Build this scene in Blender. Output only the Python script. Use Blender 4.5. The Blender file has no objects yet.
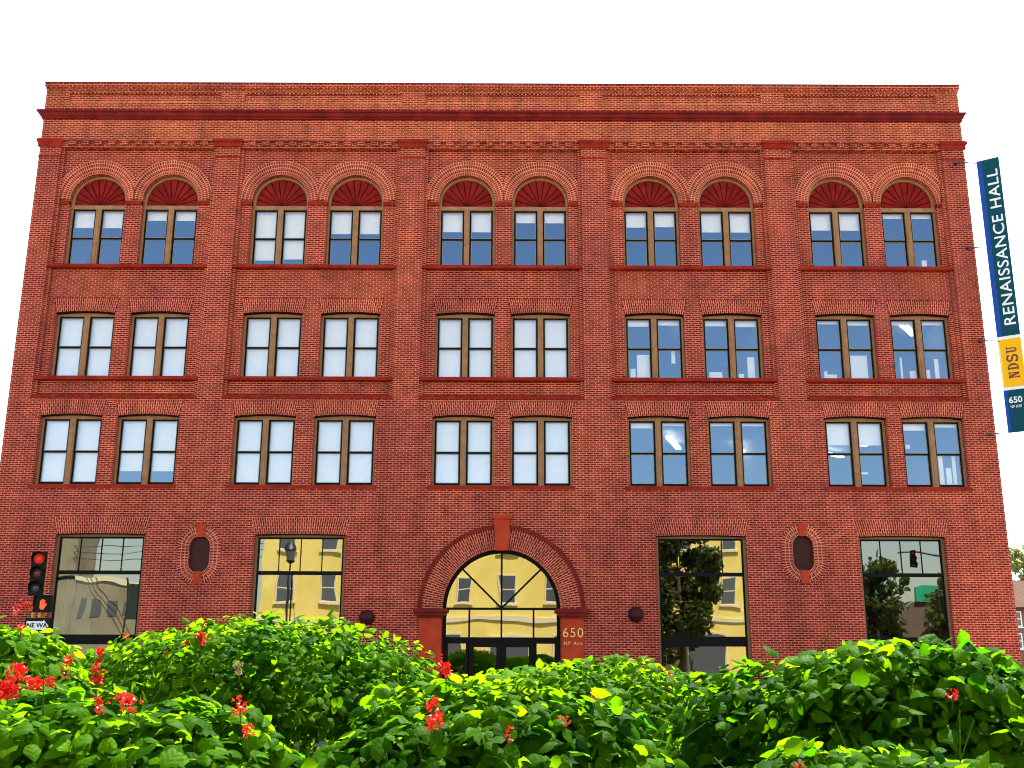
import bpy, math, random
import numpy as np
from mathutils import Vector, Matrix, noise
from mathutils.geometry import tessellate_polygon
R = math.radians
random.seed(7); rng = np.random.default_rng(7)
scene = bpy.context.scene
col = scene.collection

# ------------------------------------------------------------------ camera, sky, sun, exposure
CAM = Vector((0.0, -31.24, 1.8)); FPX = 1050.0; PITCH = math.atan(FPX / 4067.0); ROLL = R(0.2)
cd = bpy.data.cameras.new('camera'); cd.sensor_width = 36; cd.lens = FPX / 1024 * 36
cd.clip_start = 0.05; cd.clip_end = 2000
cam = bpy.data.objects.new('camera', cd); col.objects.link(cam)
cam.matrix_world = Matrix.Translation(CAM) @ Matrix.Rotation(R(90) + PITCH, 4, 'X') @ Matrix.Rotation(ROLL, 4, 'Z')
scene.camera = cam

SUN_EL, SUN_AZ = 61.0, 24.0            # behind the brick building, a little to the right
world = bpy.data.worlds.new('World'); scene.world = world; world.use_nodes = True
wn = world.node_tree; bg = wn.nodes['Background']
sky = wn.nodes.new('ShaderNodeTexSky'); sky.sky_type = 'NISHITA'; sky.sun_disc = False
sky.sun_elevation = R(SUN_EL); sky.sun_rotation = R(SUN_AZ)
sky.air_density = 1.0; sky.dust_density = 1.2; sky.ozone_density = 1.0
wb = wn.nodes.new('ShaderNodeMix'); wb.data_type = 'RGBA'; wb.blend_type = 'MULTIPLY'; wb.inputs[0].default_value = 1
wb.inputs[7].default_value = (1.0, .95, .84, 1)          # hazy, slightly warm summer sky
wn.links.new(sky.outputs[0], wb.inputs[6]); wn.links.new(wb.outputs[2], bg.inputs[0]); bg.inputs[1].default_value = 0.105
sl = bpy.data.lights.new('sun', 'SUN'); sl.energy = 4.7; sl.angle = R(0.5); sl.color = (1.0, 0.95, 0.86)
so = bpy.data.objects.new('sun', sl); col.objects.link(so)
sd = Vector((math.sin(R(SUN_AZ)) * math.cos(R(SUN_EL)), math.cos(R(SUN_AZ)) * math.cos(R(SUN_EL)), math.sin(R(SUN_EL))))
so.rotation_euler = (-sd).to_track_quat('-Z', 'Y').to_euler(); so.location = sd * 60
vs = scene.view_settings
vs.view_transform = 'Standard'; vs.look = 'None'; vs.gamma = 1; vs.use_curve_mapping = False
vs.exposure = 2.42
scene.render.engine = 'CYCLES'
scene.cycles.max_bounces = 8; scene.cycles.transparent_max_bounces = 12
scene.cycles.filter_width = 1.1

def at(px, py, d):
    """the world point seen at a pixel of the photograph on the vertical plane d metres ahead of the camera"""
    c, s = math.cos(ROLL), math.sin(ROLL)
    fw = Vector((0, math.cos(PITCH), math.sin(PITCH))); u0 = Vector((0, -math.sin(PITCH), math.cos(PITCH))); r0 = Vector((1, 0, 0))
    r = r0 * c + u0 * s; u = u0 * c - r0 * s
    v = fw * FPX + r * (px - 512) - u * (py - 384)
    return CAM + v * (d / v.y)

# ------------------------------------------------------------------ materials
def mat(name, color=(.5, .5, .5), rough=.6, metal=0, spec=.5, build=None):
    m = bpy.data.materials.new(name); m.use_nodes = True
    b = m.node_tree.nodes['Principled BSDF']
    b.inputs['Base Color'].default_value = (*color, 1); b.inputs['Roughness'].default_value = rough
    b.inputs['Metallic'].default_value = metal; b.inputs['Specular IOR Level'].default_value = spec
    if build: build(m.node_tree, b)
    return m
def nd(nt, t, **kw):
    n = nt.nodes.new(t)
    for k, v in kw.items(): setattr(n, k, v)
    return n
def mottle(c1, c2, scale=3.0, detail=6, bump=0.0, lo=.35, hi=.65):
    def f(nt, b):
        g = nd(nt, 'ShaderNodeNewGeometry')
        n = nd(nt, 'ShaderNodeTexNoise'); n.inputs['Scale'].default_value = scale; n.inputs['Detail'].default_value = detail
        nt.links.new(g.outputs['Position'], n.inputs['Vector'])
        r = nd(nt, 'ShaderNodeValToRGB'); r.color_ramp.elements[0].position = lo; r.color_ramp.elements[1].position = hi
        r.color_ramp.elements[0].color = (*c1, 1); r.color_ramp.elements[1].color = (*c2, 1)
        nt.links.new(n.outputs['Fac'], r.inputs[0]); nt.links.new(r.outputs[0], b.inputs['Base Color'])
        if bump:
            bp = nd(nt, 'ShaderNodeBump'); bp.inputs['Strength'].default_value = bump; bp.inputs['Distance'].default_value = .02
            nt.links.new(n.outputs['Fac'], bp.inputs['Height']); nt.links.new(bp.outputs[0], b.inputs['Normal'])
    return f

def brick_build(c1, c2, mortar, msize=.0105, bw=.205, rh=.0667, off=.5):
    def f(nt, b):
        uv = nd(nt, 'ShaderNodeUVMap'); uv.uv_map = 'UVMap'
        br = nd(nt, 'ShaderNodeTexBrick'); br.offset = off
        br.inputs['Scale'].default_value = 1; br.inputs['Brick Width'].default_value = bw; br.inputs['Row Height'].default_value = rh
        br.inputs['Mortar Size'].default_value = msize; br.inputs['Mortar Smooth'].default_value = .15; br.inputs['Bias'].default_value = -.1
        br.inputs['Color1'].default_value = (*c1, 1); br.inputs['Color2'].default_value = (*c2, 1); br.inputs['Mortar'].default_value = (*mortar, 1)
        nt.links.new(uv.outputs[0], br.inputs['Vector'])
        g = nd(nt, 'ShaderNodeNewGeometry')
        # broad patches: some bricks fired more orange, some more crimson, some sooty
        n1 = nd(nt, 'ShaderNodeTexNoise'); n1.inputs['Scale'].default_value = .33; n1.inputs['Detail'].default_value = 5; n1.inputs['Roughness'].default_value = .65
        nt.links.new(g.outputs['Position'], n1.inputs['Vector'])
        r1 = nd(nt, 'ShaderNodeValToRGB'); e = r1.color_ramp.elements
        e[0].position = .36; e[0].color = (.88, .87, .97, 1); e[1].position = .64; e[1].color = (1.12, 1.17, 1.0, 1)
        nt.links.new(n1.outputs['Fac'], r1.inputs[0])
        n2 = nd(nt, 'ShaderNodeTexNoise'); n2.inputs['Scale'].default_value = 2.6; n2.inputs['Detail'].default_value = 8; n2.inputs['Roughness'].default_value = .7
        nt.links.new(g.outputs['Position'], n2.inputs['Vector'])
        r2 = nd(nt, 'ShaderNodeValToRGB'); e = r2.color_ramp.elements
        e[0].position = .33; e[0].color = (.80, .79, .79, 1); e[1].position = .62; e[1].color = (1.24, 1.22, 1.20, 1)
        nt.links.new(n2.outputs['Fac'], r2.inputs[0])
        m1 = nd(nt, 'ShaderNodeMix', data_type='RGBA', blend_type='MULTIPLY'); m1.inputs[0].default_value = 1
        m2 = nd(nt, 'ShaderNodeMix', data_type='RGBA', blend_type='MULTIPLY'); m2.inputs[0].default_value = 1
        nt.links.new(br.outputs['Color'], m1.inputs[6]); nt.links.new(r1.outputs[0], m1.inputs[7])
        nt.links.new(m1.outputs[2], m2.inputs[6]); nt.links.new(r2.outputs[0], m2.inputs[7])
        mp = nd(nt, 'ShaderNodeVectorMath', operation='MULTIPLY'); mp.inputs[1].default_value = (1.7, 1.7, .13); nt.links.new(g.outputs['Position'], mp.inputs[0])
        n3 = nd(nt, 'ShaderNodeTexNoise'); n3.inputs['Scale'].default_value = 1; n3.inputs['Detail'].default_value = 6; n3.inputs['Roughness'].default_value = .6; nt.links.new(mp.outputs[0], n3.inputs['Vector'])
        r3 = nd(nt, 'ShaderNodeValToRGB'); e = r3.color_ramp.elements; e[0].position = .34; e[0].color = (.80, .78, .78, 1); e[1].position = .56; e[1].color = (1.04, 1.04, 1.04, 1); nt.links.new(n3.outputs['Fac'], r3.inputs[0])
        m3 = nd(nt, 'ShaderNodeMix', data_type='RGBA', blend_type='MULTIPLY'); m3.inputs[0].default_value = 1; nt.links.new(m2.outputs[2], m3.inputs[6]); nt.links.new(r3.outputs[0], m3.inputs[7])
        nt.links.new(m3.outputs[2], b.inputs['Base Color'])
        bp = nd(nt, 'ShaderNodeBump'); bp.inputs['Strength'].default_value = .35; bp.inputs['Distance'].default_value = .008; bp.invert = True
        nt.links.new(br.outputs['Fac'], bp.inputs['Height']); nt.links.new(bp.outputs[0], b.inputs['Normal'])
    return f
M = {}
BC1, BC2, BMO = (.265, .0185, .011), (.115, .0065, .0058), (.56, .185, .118)
M['brick'] = mat('red_brick', rough=.9, spec=.04, build=brick_build(BC1, BC2, BMO))
M['brick_orange'] = mat('orange_red_brick', rough=.9, spec=.04, build=brick_build((.315, .029, .012), (.145, .010, .0065), (.60, .22, .122)))
M['brick_arch'] = mat('arch_brick', rough=.9, spec=.04, build=brick_build((.28, .022, .012), (.15, .010, .007), (.60, .215, .13), msize=.0125, bw=.112, rh=.0667, off=0))
M['red_stone'] = mat('red_sandstone', rough=.7, spec=.06, build=mottle((.20, .014, .009), (.33, .027, .012), 1.8, 8))
M['pier_stone'] = mat('painted_red_pier', rough=.6, spec=.06, build=mottle((.38, .038, .014), (.46, .05, .018), 3))
M['cornice'] = mat('maroon_metal_cornice', rough=.5, spec=.10, build=mottle((.11, .007, .006), (.20, .013, .009), 2, 9))
M['head_shade'] = mat('dark_head_shade', (.018, .008, .006), .7, 0, .03)  # near-black colour for the shade under the window heads
M['cornice_dark'] = mat('dark_red_backing', (.11, .008, .006), .7, 0, .04)
M['red_brick_plain'] = mat('plain_red_brick', rough=.9, spec=.04, build=mottle((.20, .014, .008), (.30, .028, .012), 6))
M['fan'] = mat('maroon_fan_panel', rough=.6, spec=.05, build=mottle((.17, .009, .008), (.25, .014, .011), 4))
M['tan'] = mat('tan_window_frame', rough=.6, spec=.1, build=mottle((.27, .130, .060), (.35, .175, .085), 5))
M['bead'] = mat('grey_glazing_bead', (.30, .27, .22), .6, 0, .1)
M['bronze'] = mat('brown_shopfront_frame', (.22, .12, .06), .5, 0, .12)
M['black'] = mat('black_sash', (.006, .006, .006), .5, 0, .06)
M['blind'] = mat('white_roller_blind', rough=.7, build=mottle((.93, .81, .63), (.96, .86, .69), .7))
M['curtain'] = mat('pale_curtain', (.55, .56, .54), .8)
M['inside'] = mat('office_interior', (.16, .17, .18), .8)
M['white_paint'] = mat('white_paint', (.8, .8, .78), .5)
M['maroon'] = mat('dark_maroon_paint', (.045, .006, .006), .4, 0, .15)
M['gold'] = mat('gold_lettering', (.75, .48, .14), .4)
M['steel'] = mat('dark_steel', (.05, .05, .055), .45, .6)
M['roofing'] = mat('flat_roof_membrane', (.12, .12, .12), .9)
def glass(name, refl, tint=(1, 1, 1), wave=0.0, wscale=1.2, trans=(.85, .88, .88)):
    m = bpy.data.materials.new(name); m.use_nodes = True; nt = m.node_tree; nt.nodes.clear()
    out = nd(nt, 'ShaderNodeOutputMaterial'); mix = nd(nt, 'ShaderNodeMixShader')
    tr = nd(nt, 'ShaderNodeBsdfTransparent'); tr.inputs[0].default_value = (*trans, 1)
    gl = nd(nt, 'ShaderNodeBsdfGlossy'); gl.inputs['Roughness'].default_value = 0.0; gl.inputs['Color'].default_value = (*tint, 1)
    mix.inputs[0].default_value = refl
    if wave:
        g = nd(nt, 'ShaderNodeNewGeometry'); n = nd(nt, 'ShaderNodeTexNoise')
        n.inputs['Scale'].default_value = wscale; n.inputs['Detail'].default_value = 1.5
        nt.links.new(g.outputs['Position'], n.inputs['Vector'])
        bp = nd(nt, 'ShaderNodeBump'); bp.inputs['Strength'].default_value = 1; bp.inputs['Distance'].default_value = wave
        nt.links.new(n.outputs['Fac'], bp.inputs['Height']); nt.links.new(bp.outputs[0], gl.inputs['Normal'])
    nt.links.new(tr.outputs[0], mix.inputs[1]); nt.links.new(gl.outputs[0], mix.inputs[2]); nt.links.new(mix.outputs[0], out.inputs[0])
    return m
M['glass'] = glass('office_glass', .20, (.56, .78, 1.08), .004, .9, (.95, .95, .93))
M['shop_glass'] = glass('tinted_shop_glass', .165, (1.0, 1.0, .92), .006, .55, (.30, .34, .32))
def emis(name, c, s):
    m = bpy.data.materials.new(name); m.use_nodes = True; nt = m.node_tree; b = nt.nodes['Principled BSDF']
    b.inputs['Base Color'].default_value = (*c, 1); b.inputs['Emission Color'].default_value = (*c, 1); b.inputs['Emission Strength'].default_value = s
    return m
M['tube'] = emis('fluorescent_tube', (1, .98, .93), 1.2)
M['red_on'] = emis('lit_red_lens', (.62, .02, .01), .07)
M['hand_on'] = emis('lit_orange_hand', (.8, .08, .02), .15)

# ------------------------------------------------------------------ mesh builder
class MB:
    def __init__(s): s.v = []; s.f = []; s.uv = []; s.mi = []; s.sm = []; s.cur = 0; s.smooth = False
    def face(s, pts, uv=None):
        i = len(s.v); s.v += [tuple(p) for p in pts]; s.f.append(tuple(range(i, i + len(pts)))); s.uv.append(uv); s.mi.append(s.cur); s.sm.append(s.smooth)
    def mesh_faces(s, verts, faces):
        i = len(s.v); s.v += [tuple(p) for p in verts]
        for f in faces: s.f.append(tuple(i + k for k in f)); s.uv.append(None); s.mi.append(s.cur); s.sm.append(s.smooth)
    def box(s, x0, x1, y0, y1, z0, z1, skip=''):
        a = [(x0, y0, z0), (x1, y0, z0), (x1, y1, z0), (x0, y1, z0), (x0, y0, z1), (x1, y0, z1), (x1, y1, z1), (x0, y1, z1)]
        for n, q in (('f', (0, 1, 5, 4)), ('r', (1, 2, 6, 5)), ('b', (2, 3, 7, 6)), ('l', (3, 0, 4, 7)), ('t', (4, 5, 6, 7)), ('d', (3, 2, 1, 0))):
            if n not in skip: s.face([a[k] for k in q])
    def prism(s, pts, y0, y1, back=False):
        """a polygon in x,z (counter-clockwise from the front) given a front at y0 and sides back to y1"""
        s.face([(x, y0, z) for x, z in pts])
        n = len(pts)
        for k in range(n):
            (x, z), (X, Z) = pts[k], pts[(k + 1) % n]
            s.face([(x, y0, z), (x, y1, z), (X, y1, Z), (X, y0, Z)])
        if back: s.face([(x, y1, z) for x, z in reversed(pts)])
    def holed(s, outer, holes, y, depth=0):
        """flat wall face at y with openings; jambs run back by depth"""
        loops = [[Vector((x, z, 0)) for x, z in l] for l in [outer] + holes]
        flat = [p for l in loops for p in l]
        for t in tessellate_polygon(loops):
            a, b, c = [flat[k] for k in t]
            if (b - a).cross(c - a).z < 0: b, c = c, b
            s.face([(p.x, y, p.y) for p in (a, b, c)])
        if depth:
            for h in holes: s.jamb(h, y, depth)
    def jamb(s, h, y, depth, closed=True):
        per = 0; n = len(h)
        for k in range(n if closed else n - 1):
            (x, z), (X, Z) = h[k], h[(k + 1) % n]; L = math.hypot(X - x, Z - z)
            if abs(X - x) < 1e-6: uv = [(0, z), (depth, z), (depth, Z), (0, Z)]
            else: uv = [(per, 0), (per, depth), (per + L, depth), (per + L, 0)]
            s.face([(x, y, z), (x, y + depth, z), (X, y + depth, Z), (X, y, Z)], uv); per += L
    def tube(s, pts, r, n=10, caps=True, r2=None):
        pts = [Vector(p) for p in pts]; rings = []
        for k, p in enumerate(pts):
            t = (pts[min(k + 1, len(pts) - 1)] - pts[max(k - 1, 0)]).normalized()
            a = t.orthogonal().normalized() if k == 0 else (rings_a - t * rings_a.dot(t)).normalized()
            rings_a = a; b = t.cross(a); rr = r if r2 is None else r + (r2 - r) * k / (len(pts) - 1)
            rings.append([p + (a * math.cos(2 * math.pi * i / n) + b * math.sin(2 * math.pi * i / n)) * rr for i in range(n)])
        V = [q for g in rings for q in g]
        F = [(k * n + i, k * n + (i + 1) % n, (k + 1) * n + (i + 1) % n, (k + 1) * n + i) for k in range(len(pts) - 1) for i in range(n)]
        o = s.smooth; s.smooth = True; s.mesh_faces(V, F); s.smooth = o
        if caps: s.face(list(reversed(rings[0]))); s.face(rings[-1])
    def lathe(s, prof, c, axis='Z', n=24):
        """profile of (radius, height) spun about an axis through c"""
        c = Vector(c); V = []; ax = {'Z': ((1, 0, 0), (0, 1, 0), (0, 0, 1)), 'Y': ((1, 0, 0), (0, 0, 1), (0, -1, 0))}[axis]
        A, B, C = [Vector(q) for q in ax]
        for r, h in prof:
            for i in range(n): V.append(c + (A * math.cos(2 * math.pi * i / n) + B * math.sin(2 * math.pi * i / n)) * r + C * h)
        F = [(k * n + i, k * n + (i + 1) % n, (k + 1) * n + (i + 1) % n, (k + 1) * n + i) for k in range(len(prof) - 1) for i in range(n)]
        o = s.smooth; s.smooth = True; s.mesh_faces(V, F); s.smooth = o
    def build(s, name, m, parent=None, loc=None, org=None):
        """link as ONE mesh object; org: the parent's world origin, taken off the vertices"""
        me = bpy.data.meshes.new(name); o3 = Vector(org) if org is not None else Vector((0, 0, 0))
        if loc is not None: o3 = o3 + Vector(loc)
        me.from_pydata([tuple(Vector(p) - o3) for p in s.v], [], s.f)
        ul = me.uv_layers.new(name='UVMap')
        for p, uv in zip(me.polygons, s.uv):
            if uv is None:
                nx, ny, nz = [abs(q) for q in p.normal]; vs_ = [s.v[i] for i in p.vertices]
                if ny >= nx and ny >= nz: uv = [(q[0], q[2]) for q in vs_]
                elif nx >= nz: uv = [(q[1] + .05, q[2]) for q in vs_]
                else: uv = [(q[0], q[1]) for q in vs_]
            for li, q in zip(p.loop_indices, uv): ul.data[li].uv = q
        me.polygons.foreach_set('material_index', s.mi); me.polygons.foreach_set('use_smooth', s.sm)
        for mm in (m if isinstance(m, (list, tuple)) else [m]): me.materials.append(mm)
        me.update()
        ob = bpy.data.objects.new(name, me); col.objects.link(ob)
        if parent: ob.parent = parent
        if loc is not None: ob.location = loc
        return ob
def tag(o, label=None, cat=None, group=None, kind=None):
    for k, v in (('label', label), ('category', cat), ('group', group), ('kind', kind)):
        if v: o[k] = v
    return o
def thing(name, loc, label, cat, group=None):
    o = bpy.data.objects.new(name, None); col.objects.link(o); o.location = loc; o.empty_display_size = .3
    return tag(o, label, cat, group)
def link_copy(o, parent=None, loc=None):
    c = o.copy(); col.objects.link(c); c.parent = parent
    if loc is not None: c.location = loc
    return c
def arc(cx, cz, r, a0, a1, n):
    return [(cx + r * math.cos(R(a0 + (a1 - a0) * k / n)), cz + r * math.sin(R(a0 + (a1 - a0) * k / n))) for k in range(n + 1)]
def text_mesh(txt, size, depth=.012, bold=0.0, spacing=1.0):
    cu = bpy.data.curves.new('lettering', 'FONT'); cu.body = txt; cu.size = size; cu.extrude = depth / 2; cu.align_x = 'CENTER'; cu.align_y = 'CENTER'
    cu.offset = bold; cu.space_character = spacing; cu.resolution_u = 4
    o = bpy.data.objects.new('lettering', cu); col.objects.link(o)
    dg = bpy.context.evaluated_depsgraph_get(); dg.update()
    me = bpy.data.meshes.new_from_object(o.evaluated_get(dg)); bpy.data.objects.remove(o); bpy.data.curves.remove(cu)
    return me

# ------------------------------------------------------------------ ground, road, pavements
g = MB(); g.face([(-600, -600, 0), (600, -600, 0), (600, 600, 0), (-600, 600, 0)])
M['dirt'] = mat('dry_ground', rough=.9, build=mottle((.16, .14, .11), (.24, .21, .16), .4))
tag(g.build('ground', M['dirt']), kind='structure')
M['asphalt'] = mat('asphalt', rough=.85, build=mottle((.045, .045, .047), (.065, .064, .062), 1.5, 8))
M['concrete'] = mat('concrete_paving', rough=.85, build=mottle((.36, .34, .31), (.46, .44, .40), 1.2, 8))
g = MB(); g.face([(-200, -24, .004), (200, -24, .004), (200, -5.2, .004), (-200, -5.2, .004)])
tag(g.build('road', M['asphalt']), kind='structure')
g = MB()
for k in range(-30, 30): g.box(k * 6.0, k * 6.0 + 3, -14.7, -14.58, .004, .008, 'd')
tag(g.build('road_marking', M['white_paint']), kind='structure')
M['paver'] = mat('brick_paving', rough=.9, spec=.1, build=mottle((.15, .12, .10), (.22, .18, .15), 1.5, 8))
g = MB(); g.box(-200, 200, -5.2, .30, 0, .13)
tag(g.build('pavement', M['concrete']), kind='structure')
g = MB(); g.box(-200, 200, -43.9, -24, 0, .13)
tag(g.build('pavement', M['paver']), kind='structure')
M['soil'] = mat('planting_soil', rough=.95, build=mottle((.05, .035, .022), (.09, .065, .04), 6, 8, .4))
g = MB(); g.box(-5, 5, -29.3, -21.0, .13, .30, 'd')
tag(g.build('flower_bed', M['soil']), kind='structure')

# ------------------------------------------------------------------ the brick building
X0, X1, TOP = -15.42, 14.70, 20.11
B0 = Vector((-.42, 0, 0))
bld = thing('brick_building', B0, 'four storey red brick building with ten arched top floor windows and a round arched entrance', 'building')
def bp(mb, name, m, parent=bld): return mb.build(name, M[m] if isinstance(m, str) else m, parent, None, B0)
WX = [x * 1.0125 for x in (-13.26, -10.94, -7.43, -5.02, -1.46, .88, 4.41, 6.82, 10.33, 12.65)]
BAYS = [(-14.74, -9.66), (-8.88, -3.66), (-2.87, 2.22), (3.05, 8.20), (9.03, 13.98)]
PIL = [(X0, -14.74), (-9.66, -8.88), (-3.66, -2.87), (2.22, 3.05), (8.20, 9.03), (13.98, X1)]
RC = .20                                # depth of the recessed bays
A_HW, A_Z0, A_SP = .905, 13.76, 16.03
B_HW, B_Z0, B_Z1 = .935, 10.09, 12.19
C_HW, C_Z0, C_Z1 = .945, 6.72, 8.83
GW = [(-13.50, -10.84), (-7.60, -4.90), (4.28, 6.95), (10.28, 12.84)]
G_Z0, G_Z1 = 1.1, 5.23
DX, DR, DSP = -.285, 1.72, 3.10
OV = [(-9.21, 4.65), (8.62, 4.74)]
def seg_open(cx, hw, z0, z1, rise, n=8):
    return [(cx - hw, z0), (cx + hw, z0), (cx + hw, z1)] + [(cx + hw * math.cos(math.pi * k / n), z1 + rise * math.sin(math.pi * k / n)) for k in range(1, n)] + [(cx - hw, z1)]
def round_open(cx, hw, z0, sp, n=24): return [(cx - hw, z0), (cx + hw, z0)] + arc(cx, sp, hw, 0, 180, n)
def oval_loop(cx, cz, r, h, n=12): return arc(cx, cz + h, r, 0, 180, n) + arc(cx, cz - h, r, 180, 360, n)
w = MB(); w.smooth = False
# lower three... the flush wall below the recessed bays, with the doorway as a notch in its outline
outer = [(X0, 0), (DX - DR, 0), (DX - DR, DSP)] + arc(DX, DSP, DR, 180, 0, 36)[1:-1] + [(DX + DR, DSP), (DX + DR, 0), (X1, 0), (X1, 9.40), (X0, 9.40)]
holes = [seg_open(c, C_HW, C_Z0, C_Z1, .06) for c in WX]
holes += [seg_open((a + b) / 2, (b - a) / 2, G_Z0, G_Z1, .03) for a, b in GW]
holes += [oval_loop(x, z, .31, .23) for x, z in OV]
w.holed(outer, holes, 0, .32)
w.jamb([(DX - DR, 0), (DX - DR, DSP)] + arc(DX, DSP, DR, 180, 0, 36)[1:-1] + [(DX + DR, DSP), (DX + DR, 0)], 0, .34, False)
# recessed bays
for i, (a, b) in enumerate(BAYS):
    st = .11
    hs = []
    for c in WX[2 * i:2 * i + 2]: hs += [round_open(c, A_HW, A_Z0, A_SP), seg_open(c, B_HW, B_Z0, B_Z1, .06)]
    w.holed([(a + st, 9.57), (b - st, 9.57), (b - st, 17.80), (a + st, 17.80)], hs, RC, .32)
    w.face([(a, 0, 9.40), (a, .10, 9.52), (a, .10, 17.80), (a, 0, 17.80)]); w.face([(b, .10, 9.52), (b, 0, 9.40), (b, 0, 17.80), (b, .10, 17.80)])
    w.face([(a, .10, 9.52), (a + st, .10, 9.52), (a + st, .10, 17.80), (a, .10, 17.80)]); w.face([(b - st, .10, 9.52), (b, .10, 9.52), (b, .10, 17.80), (b - st, .10, 17.80)])
    w.face([(a + st, .10, 9.55), (a + st, RC, 9.55), (a + st, RC, 17.80), (a + st, .10, 17.80)]); w.face([(b - st, RC, 9.55), (b - st, .10, 9.55), (b - st, .10, 17.80), (b - st, RC, 17.80)])
    w.face([(a, 0, 17.80), (b, 0, 17.80), (b, RC, 17.80), (a, RC, 17.80)])
for a, b in PIL: w.face([(a, 0, 9.40), (b, 0, 9.40), (b, 0, 17.80), (a, 0, 17.80)])
fz = MB(); fz.face([(X0, 0, 17.80), (X1, 0, 17.80), (X1, 0, 18.90), (X0, 0, 18.90)]); bp(fz, 'frieze', 'brick_orange')
# side and back walls
for x in (X0, X1):
    q = [(x, 26, 0), (x, 0, 0), (x, 0, TOP), (x, 26, TOP)]
    w.face(q if x == X0 else q[::-1])
w.face([(X1, 26, 0), (X0, 26, 0), (X0, 26, TOP), (X1, 26, TOP)])
bp(w, 'wall', 'brick')
# parapet with five sunk panels and a corbelled lip
w = MB()
pans = [(-14.65, -9.63), (-8.85, -3.66), (-2.88, 2.19), (2.98, 8.18), (8.97, 13.95)]
w.holed([(X0, 18.86), (X1, 18.86), (X1, 19.88), (X0, 19.88)], [[(a, 19.42), (b, 19.42), (b, 19.76), (a, 19.76)] for a, b in pans], -.02, .06)
for a, b in pans:
    w.face([(a, .04, 19.42), (b, .04, 19.42), (b, .04, 19.76), (a, .04, 19.76)])
    for k in range(int((b - a) / .13)):                                       # row of little corbel bricks under the panel head
        w.box(a + .03 + k * .13, a + .09 + k * .13, -.045, .03, 19.70, 19.80)
w.box(X0 - .02, X1 + .02, -.05, .40, 19.88, 19.955); 
n = int((X1 - X0) / .14)
for k in range(n): w.box(X0 + k * .14, X0 + k * .14 + .075, -.085, -.05, 19.88, 19.955, 'b')
w.box(X0 - .04, X1 + .04, -.10, .42, 19.955, 20.07)
w.box(X0, X1, .38, .42, 18.9, 19.88)
bp(w, 'parapet', 'brick_orange')
c = MB(); c.box(X0 - .05, X1 + .05, -.11, .44, 20.07, TOP); bp(c, 'coping', 'cornice')
# metal cornice: a moulded profile run round front and returns
prof = [(0, 18.79), (-.06, 18.80), (-.06, 18.85), (-.11, 18.88), (-.13, 18.92), (-.15, 18.97), (-.21, 18.99), (-.21, 19.05), (-.18, 19.07), (0, 19.10)]
c = MB()
for (y, z), (Y, Z) in zip(prof, prof[1:]):
    c.face([(X0 + y * .8, y, z), (X1 - y * .6, y, z), (X1 - Y * .6, Y, Z), (X0 + Y * .8, Y, Z)])
    c.face([(X0 + y * .8, 3, z), (X0 + y * .8, y, z), (X0 + Y * .8, Y, Z), (X0 + Y * .8, 3, Z)]); c.face([(X1 - y * .6, y, z), (X1 - y * .6, 3, z), (X1 - Y * .6, 3, Z), (X1 - Y * .6, Y, Z)])
bp(c, 'cornice', 'cornice')
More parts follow.
